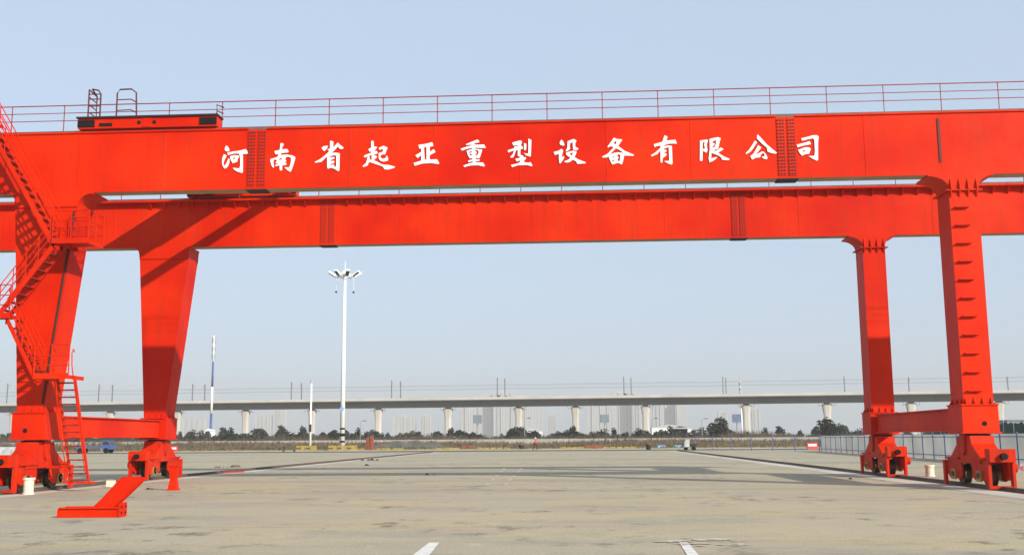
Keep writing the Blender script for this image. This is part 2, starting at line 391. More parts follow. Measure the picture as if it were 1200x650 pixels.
# --- lettering -------------------------------------------------------------
GLYPH = [
 ((255, 165), [[(172,95),(200,118),(222,155),(232,185),(212,212),(160,200),(140,180),(148,130)],
  [(128,258),(178,290),(150,340),(125,400),(115,465),(140,475),(170,440),(200,370),(220,335),(232,360),(225,430),(195,500),(145,537),(110,500),(88,430),(95,330)],
  [(190,235),(300,210),(420,195),(540,163),(565,195),(585,235),(560,255),(487,252),(487,600),(465,618),(380,590),(330,560),(295,525),(320,520),(415,535),(435,490),(437,380),(428,300),(415,250),(330,245),(250,265),(205,278)],
  [(240,300),(330,278),(410,290),(412,310),(385,350),(380,400),(295,435),(260,380)], [(290,335),(335,322),(340,345),(300,360)]]),
 ((312, 164), [[(275,70),(305,65),(340,88),(310,140),(295,185),(400,178),(432,225),(415,243),(330,250),(280,262),(280,292),(400,285),(500,302),(555,330),(555,360),(520,480),(480,590),(460,610),(400,575),(352,525),(440,530),(465,470),(478,390),(470,340),(430,325),(385,325),(360,380),(385,395),(380,420),(310,432),(385,445),(390,475),(310,490),(305,580),(270,588),(262,575),(258,488),(180,505),(175,485),(255,447),(185,452),(182,432),(212,412),(190,375),(145,385),(140,450),(155,520),(135,535),(105,490),(80,395),(90,365),(160,350),(225,325),(240,272),(185,280),(158,230),(175,215),(260,200),(270,130)],
  [(245,365),(310,338),(300,375),(255,392)]]),
 ((366, 162), [[(178,195),(215,160),(300,148),(285,190),(240,248),(215,240)],
  [(342,55),(375,58),(405,75),(398,185),(490,88),(530,130),(600,185),(580,208),(530,208),(510,190),(490,160),(440,220),(360,290),(440,280),(520,292),(525,310),(518,615),(500,632),(400,575),(340,570),(300,588),(285,545),(285,350),(240,390),(175,455),(60,472),(50,458),(160,400),(250,330),(330,250),(290,218),(340,205)],
  [(335,350),(400,332),(440,328),(460,345),(460,545),(425,550),(415,510),(340,515),(345,495),(410,480),(425,440),(340,437),(345,420),(420,395),(425,365),(340,370)]]),
 ((424, 162), [[(182,65),(205,50),(228,68),(230,165),(290,170),(285,195),(230,255),(290,248),(305,285),(290,300),(230,318),(232,328),(290,350),(285,370),(230,425),(300,455),(400,510),(520,515),(630,545),(620,570),(500,602),(435,595),(400,540),(280,500),(170,462),(135,462),(115,520),(60,545),(20,548),(20,535),(85,475),(115,360),(150,355),(155,410),(192,420),(190,322),(130,345),(60,372),(40,350),(70,325),(180,285),(185,250),(150,262),(128,215),(182,185)],
  [(325,190),(420,150),(495,185),(470,235),(450,310),(380,315),(355,345),(360,375),(400,398),(450,390),(480,330),(502,380),(500,430),(420,450),(360,435),(325,390),(325,290),(400,265),(410,215),(385,205),(345,232)]]),
 ((480, 160), [[(172,165),(290,150),(435,115),(455,185),(385,200),(385,305),(460,245),(497,300),(385,360),(380,445),(525,440),(568,515),(545,528),(420,510),(240,520),(100,562),(78,510),(225,465),(222,358),(155,415),(112,365),(225,300),(225,230),(185,238)], [(275,215),(325,205),(325,440),(290,452)]]),
 ((536, 159), [[(165,170),(280,120),(385,80),(420,115),(410,135),(310,150),(345,180),(510,175),(545,240),(420,235),(340,235),(340,258),(470,268),(470,290),(425,430),(345,428),(345,455),(425,455),(420,485),(345,495),(350,515),(490,518),(525,580),(510,592),(400,568),(250,572),(135,602),(115,575),(240,530),(295,520),(292,490),(215,510),(205,480),(290,460),(290,430),(235,438),(200,370),(178,295),(285,260),(285,235),(170,260),(90,290),(65,255),(170,220),(275,190),(275,176),(170,182)],
  [(283,290),(230,310),(235,380),(290,388),(285,370),(250,350),(250,330),(283,310)], [(337,275),(390,280),(410,320),(385,375),(340,385),(340,365),(370,335),(365,310),(338,300)]]),
 ((592, 158), [[(135,155),(280,115),(310,120),(320,150),(295,195),(340,245),(335,270),(292,272),(290,390),(340,400),(350,430),(395,435),(400,450),(350,510),(360,525),(450,540),(480,525),(520,585),(505,602),(420,580),(240,585),(135,620),(112,580),(240,550),(290,520),(285,490),(220,512),(195,465),(275,445),(280,415),(240,405),(242,290),(205,300),(175,390),(155,435),(100,440),(100,425),(150,370),(170,300),(80,335),(62,342),(48,300),(130,275),(180,255),(175,230),(245,225),(240,205),(155,210)],
  [(360,165),(405,180),(400,285),(370,300),(360,285)], [(442,78),(500,105),(488,400),(480,422),(400,395),(355,350),(380,360),(440,365),(445,250)]]),
 ((647, 158), [[(178,95),(215,140),(238,195),(210,215),(150,190),(145,150)],
  [(30,335),(120,310),(180,275),(210,300),(185,400),(185,435),(225,410),(230,440),(200,490),(155,552),(140,540),(130,460),(130,365),(55,390)],
  [(295,130),(410,85),(465,118),(440,165),(440,235),(500,265),(490,290),(440,303),(400,285),(390,140),(345,165),(335,225),(345,270),(310,305),(255,322),(290,250)],
  [(265,345),(400,308),(470,328),(425,430),(500,475),(640,530),(635,548),(480,558),(460,510),(395,478),(340,520),(280,535),(225,515),(300,485),(350,445),(270,385)], [(325,360),(395,340),(385,408)]]),
 ((704, 156), [[(250,92),(290,115),(410,130),(375,180),(330,250),(450,340),(540,380),(635,420),(620,438),(445,432),(425,530),(400,602),(330,570),(220,602),(185,540),(142,440),(120,470),(30,470),(25,455),(130,400),(240,285),(225,262),(180,258),(135,280),(130,262),(190,180)],
  [(240,185),(295,150),(300,190),(275,230)], [(285,295),(350,320),(440,385),(330,372),(250,385),(165,415)], [(210,460),(260,438),(255,462),(215,475)], [(212,530),(260,512),(255,540),(215,552)], [(315,420),(350,405),(375,430),(360,545),(320,530),(315,500),(345,470),(315,450)]]),
 ((758, 155), [[(335,65),(392,90),(370,165),(545,150),(570,220),(430,222),(340,245),(320,275),(395,260),(475,265),(488,600),(470,620),(400,600),(330,555),(425,550),(415,290),(340,308),(310,335),(375,345),(370,370),(310,410),(375,415),(370,445),(300,498),(295,575),(275,588),(260,570),(258,350),(200,420),(90,465),(78,445),(170,385),(250,310),(270,262),(190,265),(150,292),(130,235),(200,215),(295,190),(320,110)]]),
 ((816, 155), [[(68,165),(180,148),(222,155),(195,240),(210,350),(190,395),(118,355),(115,545),(75,552),(65,540)], [(118,200),(160,190),(150,245),(165,320),(118,325)],
  [(250,135),(400,100),(465,120),(440,190),(415,320),(330,345),(345,368),(390,355),(465,295),(515,330),(410,395),(520,465),(635,515),(610,535),(490,530),(470,480),(400,440),(285,395),(280,505),(390,475),(385,495),(330,540),(250,578),(232,500),(255,330)], [(300,185),(375,150),(370,230),(355,280),(300,305),(300,280),(345,245),(340,215),(305,210)]]),
 ((872, 153), [[(255,82),(300,125),(430,270),(620,430),(600,445),(520,435),(445,405),(430,330),(350,265),(240,160),(242,110)],
  [(205,198),(245,230),(150,370),(125,405),(40,452),(25,440),(100,360)],
  [(265,285),(325,330),(225,455),(250,455),(330,408),(375,412),(420,470),(445,530),(430,548),(370,540),(330,508),(385,495),(390,465),(365,430),(320,455),(300,515),(220,522),(150,558),(115,495),(180,440)]]),
 ((928, 153), [[(175,155),(300,125),(400,95),(480,98),(508,125),(495,200),(495,560),(480,580),(400,545),(315,490),(425,490),(435,400),(425,190),(400,152),(290,175),(190,200)],
  [(90,275),(200,250),(335,210),(360,265),(200,295),(105,322)],
  [(115,375),(250,325),(320,325),(355,350),(325,445),(250,455),(190,485),(150,440)], [(195,395),(255,370),(262,385),(210,420)]]),
]
LNAME = '河南省起亚重型设备有限公司'
YL = Y1-.030
for ((ox, oy), loops), ch in zip(GLYPH, LNAME):
    cu = bpy.data.curves.new('character', 'CURVE'); cu.dimensions = '2D'; cu.fill_mode = 'BOTH'; cu.extrude = .006
    for lp in loops:
        sp = cu.splines.new('POLY'); sp.points.add(len(lp)-1); sp.use_cyclic_u = True
        for q, (gx_, gy_) in enumerate(lp):
            p = at(ox + gx_*40/650, oy + gy_*40/650, Y=Y1); sp.points[q].co = (p.x, p.z, 0, 1)
    tmp = bpy.data.objects.new('tmp', cu); COL.objects.link(tmp)
    me = bpy.data.meshes.new_from_object(tmp.evaluated_get(bpy.context.evaluated_depsgraph_get()))
    bpy.data.objects.remove(tmp); me.materials.clear(); me.materials.append(M['letter'])
    me.transform(Matrix(((1, 0, 0, 0), (0, 0, -1, YL), (0, 1, 0, 0), (0, 0, 0, 1))))
    o = put('painted_character', me, G1); o['label'] = 'white brush style character ' + ch

# --- legs --------------------------------------------------------------------
ZL0, ZL1 = 2.9, 10.55
LD = 1.25
def lerp(a, b, t): return a+(b-a)*t
def leg(Yf, x0b, x1b, x0t, x1t, label, head_l, head_r, rungs=False, plain=False):
    Yb = Yf+LD
    L_ = build('leg', MB().hexa([(x0b, Yf, ZL0), (x1b, Yf, ZL0), (x1b, Yb, ZL0), (x0b, Yb, ZL0), (x0t, Yf, ZL1), (x1t, Yf, ZL1), (x1t, Yb, ZL1), (x0t, Yb, ZL1)]), 'red', crane)
    L_['label'] = label
    # flared head under the girder
    zt = ZB-.055
    prof = [(x0t, ZL1+.005)]
    for i in range(9):
        a = math.pi/2*i/8; prof.append((x0t - head_l*(1-math.cos(a)), ZL1+.03+(zt-.07-ZL1-.03)*math.sin(a)))
    prof += [(x0t-head_l, zt), (x1t+head_r, zt)]
    for i in reversed(range(9)):
        a = math.pi/2*i/8; prof.append((x1t + head_r*(1-math.cos(a)), ZL1+.03+(zt-.07-ZL1-.03)*math.sin(a)))
    prof.append((x1t, ZL1+.005))
    build('leg_head', MB().prism(prof, 'y', Yf-.05, Yb+.05), 'red', L_)
    if not plain: build('head_flange', MB().box(x0t-.12, x1t+.12, Yf-.11, Yb+.11, ZL1-.04, ZL1+.004), 'red', L_)
    for i in range(0 if plain else 4):
        n = 4
        xx = lerp(x0t+.06, x1t-.06, i/(n-1))
        build('head_rib', MB().prism([(Yf-.052, ZL1+.006), (Yf-.15, ZL1+.006), (Yf-.13, ZL1+.18), (Yf-.052, ZL1+.42)], 'x', xx-.02, xx+.02), 'red', L_)
        build('head_rib', MB().prism([(Yf-.002, ZL1-.042), (Yf-.10, ZL1-.042), (Yf-.09, ZL1-.12), (Yf-.002, ZL1-.30)], 'x', xx-.02, xx+.02), 'red', L_)
    # foot flange and gussets
    build('foot_flange', MB().box(x0b-.13, x1b+.13, Yf-.13, Yb+.13, ZL0-.05, ZL0-.002), 'red', L_)
    n = 4
    for i in range(n):
        xx = lerp(x0b+.08, x1b-.08, i/(n-1))
        build('foot_gusset', MB().prism([(Yf-.002, ZL0+.001), (Yf-.12, ZL0+.001), (Yf-.09, ZL0+.05), (Yf-.002, ZL0+.24)], 'x', xx-.02, xx+.02), 'red', L_)
    for i in range(3):
        yy = lerp(Yf+.15, Yb-.15, i/2)
        sx = -1 if (x0b+x1b) > 0 else 1; xb = x0b if sx < 0 else x1b
        build('foot_gusset', MB().prism([(xb+sx*.002, ZL0+.001), (xb+sx*.12, ZL0+.001), (xb+sx*.09, ZL0+.05), (xb+sx*.004, ZL0+.2)], 'y', yy-.02, yy+.02), 'red', L_)
    if rungs:
        xm = (x0b+x1b)/2-.02
        b = MB().tube([(-.24, 0, 0), (-.24, -.12, 0), (.24, -.12, 0), (.24, 0, 0)], .024, 6).box(-.24, .24, -.12, -.004, -.012, .012)
        me = b.mesh('step_rung', 'red'); z = 3.35
        while z < 10.3:
            put('step_rung', me, L_, (xm - .10 + .0*z, Yf-.004, z)); z += .655
    return L_
leg(Y1-.12, -20.5, -19.5, -21.05, -18.62, 'wide tapered red leg behind the zigzag stairs', .15, .55, plain=True)
leg(Y2-.12, -20.5, -19.5, -21.05, -18.62, 'wide tapered red leg at the back left', .18, .04, plain=True)
leg(Y1-.12, 13.55, 14.58, 13.55, 14.58, 'narrow red leg with a column of step rungs', .72, .55, True)
leg(Y2-.12, 13.55, 14.58, 13.55, 14.58, 'narrow plain red leg at the back right', .62, .50)
build('cable_conduit', MB().tube([(-18.72, Y1-.16, 10.4), (-19.53, Y1-.16, 3.2)], .035, 6), 'dark', crane)
# sill beams and knee boxes
for X, s_ in ((XL, 'red sill beam joining the two wide legs'), (XR, 'red sill beam joining the two narrow legs')):
    S = build('sill_beam', MB().box(X-.36, X+.36, Y1+1.35, Y2-.34, 2.02, 2.74).box(X-.46, X+.46, Y1+1.35, Y2-.34, 2.742, 2.79).box(X-.46, X+.46, Y1+1.35, Y2-.34, 1.97, 2.018), 'red', crane); S['label'] = s_
    for Yf in (Y1-.12, Y2-.12):
        K = build('knee_box', MB().box(X-.62, X+.62, Yf-.08, Yf+LD+.08, 1.93, ZL0-.052), 'red', crane)
        xm = X + (.12 if X > 0 else -.1)
        build('access_hole', MB().tube([(xm, Yf-.083, 2.22), (xm, Yf-.095, 2.22)], .085, 14), 'black', K)
        build('flange_rim', MB().box(X-.68, X+.68, Yf-.14, Yf+LD+.14, 1.88, 1.928), 'red', K)
# end ties between the girders, outside the legs
for X in (-31.0, 25.6):
    build('end_tie', MB().box(X-.35, X+.35, Y1+GW+.01, Y2-.38, ZB+.5, ZT-.3), 'red', crane)

# --- bogies -------------------------------------------------------------------
def bogie(X, Yc, so, label):
    """wheels roll along Y; so = outward sign in X"""
    B = build('bogie', MB().prism([(Yc-.62, 1.80), (Yc+.62, 1.80), (Yc+.72, 1.52), (Yc+1.42, 1.06), (Yc+1.42, .86), (Yc-1.42, .86), (Yc-1.42, 1.06), (Yc-.72, 1.52)], 'x', X-.40, X+.40), 'red_grimy', crane)
    B['label'] = label
    build('slew_neck', MB().cyl((X, Yc, 1.802), .42, .076, 20), 'dark', B)
    for sx in (-1, 1):
        build('pivot_lug', MB().prism([(Yc-.25, 1.86), (Yc+.25, 1.86), (Yc+.14, 1.25), (Yc, 1.12), (Yc-.14, 1.25)], 'x', X+sx*.402, X+sx*.46), 'red_grimy', B)
    for sy in (-1, 1):
        yc = Yc+sy*1.22
        for sx in (-1, 1):
            pr = [(yc-.72, .98), (yc+.72, .98), (yc+.72, .44), (yc+.50, .30), (yc+.34, .26), (yc+.22, .32), (yc-.22, .32), (yc-.34, .26), (yc-.50, .30), (yc-.72, .44)]
            build('side_plate', MB().prism(pr, 'x', X+sx*.30, X+sx*.36), 'red_grimy', B)
        build('carriage_top', MB().box(X-.46, X+.46, yc-.66, yc+.66, .982, 1.06), 'red_grimy', B)
        W = MB().disc((X, yc, .46), .32, .16, n=28, mi=0).disc((X-.10, yc, .46), .37, .05, n=28, mi=0).disc((X+.10, yc, .46), .37, .05, n=28, mi=0)
        W.disc((X, yc, .46), .17, .86, n=18, mi=1).disc((X, yc, .46), .09, .94, n=12, mi=0)
        smooth_w = build('wheel', W, ['wheel_steel', 'brass'], B)
        build('axle_housing', MB().box(X-.43, X-.362, yc-.19, yc+.19, .26, .62).box(X+.362, X+.43, yc-.19, yc+.19, .26, .62), 'brass', B)
        # gearbox and motor on the outer side
        build('gearbox', MB().prism([(yc-.30, .30), (yc+.30, .30), (yc+.36, .55), (yc+.2, .98), (yc-.2, .98), (yc-.36, .55)], 'x', X+so*.44, X+so*.62), 'red_grimy', B)
        m_ = MB().disc((X+so*.74, yc, .72), .17, .22, n=14); build('drive_motor', m_, 'red_grimy', B)
    ye = Yc-2.02
    build('buffer_box', MB().box(X-.42, X+.42, ye-.34, ye+.10, .93, 1.36), 'red_grimy', B)
    build('end_frame', MB().box(X-.44, X-.34, ye-.20, ye+.02, .06, .928).box(X+.34, X+.44, ye-.20, ye+.02, .06, .928).box(X-.34, X+.34, ye-.18, ye, .06, .15), 'red_grimy', B)
    build('buffer', MB().tube([(X, ye-.342, 1.12), (X, ye-.50, 1.12)], .11, 14), 'black', B)
    ye = Yc+2.02
    build('end_frame', MB().box(X-.44, X-.34, ye-.02, ye+.20, .06, .93).box(X+.34, X+.44, ye-.02, ye+.20, .06, .93).box(X-.34, X+.34, ye, ye+.18, .80, .92), 'red_grimy', B)
    return B
bogie(XL, Y1+.45, -1, 'front left wheel bogie below the stairs')
bogie(XL, Y2+.45, -1, 'rear left wheel bogie')
bogie(XR, Y1+.45, 1, 'front right wheel bogie')
bogie(XR, Y2+.45, 1, 'rear right wheel bogie')

# --- railings -------------------------------------------------------------------
def railing(name, x0, x1, step, y, z0, zs, r, label=None):
    R_ = build(name, MB().tube([(x0, y, z0+zs[-1]), (x1, y, z0+zs[-1])], r*1.15, 6), 'handrail', crane)
    if label: R_['label'] = label
    for z in zs[:-1]: build('mid_rail', MB().tube([(x0, y-.01, z0+z), (x1, y-.01, z0+z)], r*.85, 6), 'handrail', R_)
    me = MB().tube([(0, 0, 0), (0, 0, zs[-1])], r, 6).mesh('rail_post', 'handrail')
    x = x0
    while x <= x1+.01:
        put('rail_post', me, R_, (x, y+.035, z0)); x += step
    return R_
railing('front_handrail', -24.165, 26.0, 2.115, Y1+GW+.45, 13.45, (.83, 1.14, 1.45), .019, 'thin three rail handrail along the top of the front girder')
build('walkway', MB().box(XG0, XG1, Y1+GW+.055, Y1+GW+.52, ZT-.06, ZT-.01), 'red', G1)
railing('rear_handrail', -24, 26, 1.96, Y2-.33, ZT-.108, (.55, 1.05), .022, 'thin handrail on the near edge of the rear girder')

# --- stairs -----------------------------------------------------------------------
YS0, YS1 = 37.15, 37.85
def flight(xa, za, xb, zb, n, label, rails=True):
    """stringers, treads and handrails from the upper end (xa, za) to the lower end (xb, zb)"""
    S = None
    for y in (YS0, YS1):
        b = MB().hexa([(xa, y, za-.28), (xb, y, zb-.28), (xb, y+.05, zb-.28), (xa, y+.05, za-.28), (xa, y, za), (xb, y, zb), (xb, y+.05, zb), (xa, y+.05, za)])
        if S is None: S = build('stair_flight', b, 'red', crane); S['label'] = label
        else: build('stringer', b, 'red', S)
    me = MB().box(-.12, .12, YS0+.052, YS1-.002, -.02, .02).mesh('tread', 'tread')
    for i in range(1, n):
        t = i/n; put('tread', me, S, (lerp(xa, xb, t), 0, lerp(za, zb, t)-.12))
    for y in (YS0+.025, YS1+.025):
        for h in (.95, .65, .35):
            build('handrail', MB().tube([(xa, y, za+h), (xb, y, zb+h)], .021, 6), 'red', S)
        for i in range(5):
            t = (i+.25)/4.5; x, z = lerp(xa, xb, t), lerp(za, zb, t)
            build('baluster', MB().tube([(x, y, z-.05), (x, y, z+.95)], .018, 6), 'red', S)
    return S
flight(-21.75, 13.75, -18.86, 9.06, 15, 'upper stair flight falling to the right')
flight(-18.86, 9.0, -20.86, 6.36, 9, 'middle stair flight falling to the left')
flight(-20.42, 6.30, -19.25, 4.16, 7, 'lower stair flight falling to the right')
def platform(x0, x1, z, y1, label, sides='frlb', gap=None):
    P = build('stair_platform', MB().box(x0, x1, YS0-.06, y1, z-.05, z).box(x0, x1, YS0-.08, YS0-.062, z-.14, z+.07).box(x1-.02, x1, YS0-.06, y1, z-.14, z-.052).box(x0, x0+.02, YS0-.06, y1, z-.14, z-.052), 'red', crane)
    P['label'] = label
    segs = []
    if 'f' in sides: segs.append(((x0, YS0-.04), (x1, YS0-.04)))
    if 'r' in sides: segs.append(((x1-.02, YS0-.04), (x1-.02, y1)))
    if 'l' in sides: segs.append(((x0+.02, YS0-.04), (x0+.02, y1)))
    if 'b' in sides: segs.append(((x0, y1-.03), (x1, y1-.03)))
    for a, c in segs:
        for h in (.35, .7, 1.08):
            build('guard_rail', MB().tube([(*a, z+h), (*c, z+h)], .02, 6), 'red', P)
        for t in (0, .5, 1):
            x, y = lerp(a[0], c[0], t), lerp(a[1], c[1], t)
            build('guard_post', MB().tube([(x, y, z), (x, y, z+1.08)], .022, 6), 'red', P)
    build('support_arm', MB().hexa([(x0+.1, YS0+.1, z-.14), (x0+.2, YS0+.1, z-.14), (x0+.2, y1+.1, z-.14), (x0+.1, y1+.1, z-.14), (x0+.1, YS0+.1, z-.052), (x0+.2, YS0+.1, z-.052), (x0+.2, y1+.1, z-.052), (x0+.1, y1+.1, z-.052)]), 'red', P)
    return P
platform(-18.90, -17.55, 9.06, 38.35, 'upper stair landing with guard rails', 'frb')
platform(-21.75, -20.32, 6.36, 38.35, 'middle stair landing at the left edge', 'fl')
platform(-19.30, -18.02, 4.16, 38.35, 'lower stair landing above the ladder', 'f')
platform(-23.2, -21.70, 13.78, 38.35, 'top stair landing at girder level', 'fl')
# landing tie-backs to the leg / girder
build('landing_bracket', MB().box(-18.75, -18.55, 38.36, 38.49, 8.86, 9.0), 'red', crane)
# ladder
lad = None
for x in (-18.70, -18.04):
    b = MB().hexa([(x, 37.55, 4.16), (x+.05, 37.55, 4.16), (x+.05, 37.67, 4.16), (x, 37.67, 4.16), (x, 39.1, .34), (x+.05, 39.1, .34), (x+.05, 39.22, .34), (x, 39.22, .34)])
    if lad is None: lad = build('access_ladder', b, 'red', crane); lad['label'] = 'steep red access ladder below the lower landing'
    else: build('stringer', b, 'red', lad)
me = MB().box(-18.648, -18.042, -.09, .09, -.025, .025).mesh('ladder_step', 'tread')
for i in range(1, 16):
    t = i/15.2; put('ladder_step', me, lad, (0, lerp(37.61, 39.16, t), lerp(4.16, .34, t)))
for x in (-18.70, -17.99):
    pts = [(x, 37.45, 5.0), (x, 37.35, 5.1), (x, 37.25, 4.95), (x, 37.3, 4.5), (x, 38.75, .75), (x, 39.1, .45)]
    build('ladder_handrail', MB().tube(pts, .02, 6), 'red', lad)
build('foot_plate', MB().box(-18.95, -17.8, 39.05, 39.3, .28, .338), 'red', lad)
build('ladder_tie', MB().box(-19.54, -18.705, 38.9, 38.98, .85, .93), 'red', lad)

# ================================================================ TROLLEY on the girders
TX0, TX1 = -18.95, -13.42
tr = empty('crane_trolley', (-16.2, 44.7, ZT), 'red crane trolley frame riding on top of the girders at the left', 'trolley', world=True)
for Yg in (Y1+.25, Y2+.25):
    E_ = build('end_beam', MB().box(TX0+.05, TX1-.05, Yg-.16, Yg+.40, 13.66, 14.06), 'red', tr)
    build('cover_plate', MB().box(TX0, TX1, Yg-.24, Yg+.46, 14.062, 14.12), 'dark', E_)
    for x in (TX0+.38, TX1-.38):
        build('trolley_wheel', MB().tube([(x, Yg+.08, 13.83), (x, Yg+.27, 13.83)], .20, 20), 'black', E_)
        build('wheel_box', MB().box(x-.33, x+.33, Yg-.20, Yg-.162, 13.72, 13.99), 'black', E_)
    build('splice_plate', MB().box(-16.33, -16.05, Yg-.185, Yg-.162, 13.68, 14.04), 'red', E_)
    for x in (-16.5, -15.9):
        build('lifting_hole', MB().tube([(x, Yg-.163, 13.86), (x, Yg-.178, 13.86)], .075, 12), 'black', E_)
    build('name_plate', MB().box(-18.05, -17.55, Yg-.19, Yg-.162, 13.74, 13.86), 'black', E_)
for x in (TX0+.35, TX1-.75):
    build('cross_beam', MB().box(x, x+.45, Y1+.66, Y2+.08, 13.70, 14.0), 'red', tr)
build('deck_plate', MB().box(-18.4, -15.7, Y1+1.6, Y2-.3, 14.002, 14.05), 'red', tr)
def hoop(pts, rungs):
    H_ = build('access_hoop', MB().tube(pts, .03, 8), 'bolt', tr)
    for a, c in rungs: build('hoop_rung', MB().tube([a, c], .022, 6), 'bolt', H_)
Yh = Y1+.3; Yk = Y1+1.3
hoop([(-18.62, Yh, 14.12), (-18.62, Yh, 15.28), (-18.72, Yh+.9, 15.30)], [((-18.62, Yh, z), (-18.72, Yh+.9, z+.03)) for z in (14.4, 14.7, 15.0)])
hoop([(-18.15, Yh, 14.12), (-18.15, Yh, 15.1), (-18.25, Yh, 15.25), (-18.5, Yh, 15.30), (-18.72, Yh+.9, 15.30), (-18.72, Yh+.9, 14.12)], [((-18.62, Yh, z), (-18.15, Yh, z)) for z in (14.35, 14.62, 14.9, 15.1)])
hoop([(-17.5, Yh, 14.12), (-17.5, Yh, 15.12), (-17.4, Yh, 15.26), (-16.95, Yh, 15.27), (-16.75, Yh, 15.12), (-16.7, Yh, 14.12)], [((-17.5, Yh, 14.85), (-16.95, Yh, 14.86)), ((-16.95, Yh, 14.86), (-16.7, Yh, 14.72)), ((-17.5, Yh, 14.42), (-16.95, Yh, 14.44)), ((-16.95, Yh, 14.44), (-16.7, Yh, 14.32))])
hoop([(-13.52, Yh-.1, 14.12), (-13.52, Yh-.1, 14.52), (-13.25, Yh-.1, 14.40)], [((-13.52, Yh-.1, 14.28), (-13.25, Yh-.1, 14.16))])

# ================================================================ OBJECTS ON THE APRON
# bent red bracket in the foreground
p = at(103, 606, Z=0)
br = empty('steel_bracket', (p.x+.02, p.y+.2, 0), 'red bent steel bracket with a raised sloping arm lying on the concrete', 'bracket', rz=RAD(4))
build('base_channel', MB().box(-.72, .70, -.22, -.18, .005, .21).box(-.72, .70, .18, .22, .005, .21).box(-.70, .66, -.178, .178, .02, .07), 'red', br)
build('top_lip', MB().box(-.73, .701, -.27, -.165, .212, .245), 'red', br)
build('top_lip', MB().box(-.73, .701, .165, .27, .212, .245), 'red', br)
for zz in (.10, .24):
    for yy in (-.14, .14): build('bolt_hole', MB().tube([(.742, yy, zz), (.752, yy, zz)], .03, 10), 'black', br)
build('arm_rim', MB().hexa([(.0, -.19, .15), (.06, -.19, .15), (.06, .19, .15), (.0, .19, .15), (.70, -.19, .93), (.76, -.19, .96), (.76, .19, .96), (.70, .19, .93)]), 'red', br)
build('end_plate', MB().box(.702, .74, -.25, .25, .005, .34), 'red', br)
build('end_plate', MB().prism([(-.76, .005), (-.722, .005), (-.722, .22), (-.76, .20)], 'y', -.25, .25), 'red', br)
arm = [(-.02, .14), (.46, .14), (.60, .28), (1.15, .82), (1.18, .92), (1.08, .96), (.76, .95), (.70, .91)]
A_ = build('sloping_arm', MB().prism(arm, 'y', -.15, -.11).prism(arm, 'y', .11, .15), 'red', br)
build('arm_web', MB().hexa([(-.02, -.108, .195), (.08, -.108, .19), (.08, .108, .19), (-.02, .108, .195), (.68, -.108, .86), (.78, -.108, .90), (.78, .108, .90), (.68, .108, .86)]), 'red', A_)
build('rib', MB().box(-.02, .02, -.235, -.222, .01, .24), 'red', br)

# red stand in front of the rear left bogie
p = at(203, 574, Z=0)
st = empty('steel_stand', (p.x, p.y, 0), 'short red waisted steel stand on the ground before the rear left bogie', 'stand')
build('base_plate', MB().box(-.20, .20, -.18, .18, .004, .05), 'red', st)
build('lower_body', MB().hexa([(-.17, -.14, .052), (.17, -.14, .052), (.17, .14, .052), (-.17, .14, .052), (-.10, -.11, .42), (.12, -.11, .42), (.12, .11, .42), (-.10, .11, .42)]), 'red', st)
build('upper_body', MB().hexa([(-.10, -.11, .422), (.12, -.11, .422), (.12, .11, .422), (-.10, .11, .422), (-.17, -.14, .88), (.18, -.14, .88), (.18, .14, .88), (-.17, .14, .88)]), 'red', st)
build('top_plate', MB().box(-.21, .22, -.17, .17, .882, .92), 'red', st)

def bollard(x, y, label, h=.52, r=.19):
    p = at(x, y, Z=0)
    e = empty('bollard', (p.x, p.y, 0), label, 'bollard', 'cream bollards')
    smooth_ = build('drum', MB().cyl((0, 0, .004), r, h-.08, 18), 'cream', e)
    build('rim', MB().cyl((0, 0, h-.074), r+.035, .07, 18), 'cream', e)
    build('foot', MB().cyl((0, 0, .002), r+.03, .05, 18), 'cream', e)
bollard(33, 579, 'cream cylindrical bollard in front of the front left bogie', .58, .17)
bollard(1090, 558, 'cream cylindrical bollard between the two right bogies')
p = at(130, 570, Z=0)
tag(build('white_block', MB().prism([(-.17, .003), (.17, .003), (.155, .26), (-.155, .26)], 'y', -.15, .15), 'cream', None, (p.x, p.y, 0), .2), 'small pale block on the ground behind the bent bracket', 'block')

def lumps(name, x, y, n, sx, sy, h, m, label, cat, seed, group=None):
    rr = random.Random(seed); p = at(x, y, Z=0); b = MB()
    for i in range(n):
        cx, cy = rr.gauss(0, sx*.45), rr.gauss(0, sy*.45); s_ = h*rr.uniform(.45, 1)
        pts = []
        for zz, q in ((0.002, 1.1), (.55, .9), (1, .35)):
            for k in range(6):
                t = k*1.047+rr.uniform(-.3, .3); pts.append((cx+s_*1.5*q*rr.uniform(.7, 1.2)*math.cos(t), cy+s_*1.2*q*rr.uniform(.7, 1.2)*math.sin(t), s_*zz+.004))
        f = [tuple(reversed(range(6))), tuple(range(12, 18))]
        for l in range(2):
            for k in range(6): f.append((l*6+k, l*6+(k+1) % 6, l*6+6+(k+1) % 6, l*6+6+k))
        b.poly(pts, f)
    return tag(build(name, b, m, None, (p.x, p.y, 0)), label, cat, group)
lumps('debris_pile', 274, 547, 5, .35, .25, .16, 'brown', 'brown clump of debris near the left rail, right of the pair', 'debris', 1, 'debris on the apron')
lumps('debris_pile', 258, 547.5, 4, .5, .2, .09, 'brown', 'flat brown scrap near the left rail, left of the pair', 'debris', 2, 'debris on the apron')
lumps('debris_pile', 431, 539, 5, .9, .3, .14, 'black', 'black scrap lying far out on the apron below the orange posts', 'debris', 3, 'debris on the apron')
lumps('debris_pile', 429, 545, 2, .25, .2, .14, 'black', 'small black lump on the apron, nearer than the black scrap', 'debris', 4, 'debris on the apron')
lumps('debris_pile', 503, 556, 2, .2, .15, .07, 'black', 'tiny dark lump alone in the middle of the apron', 'debris', 5, 'debris on the apron')
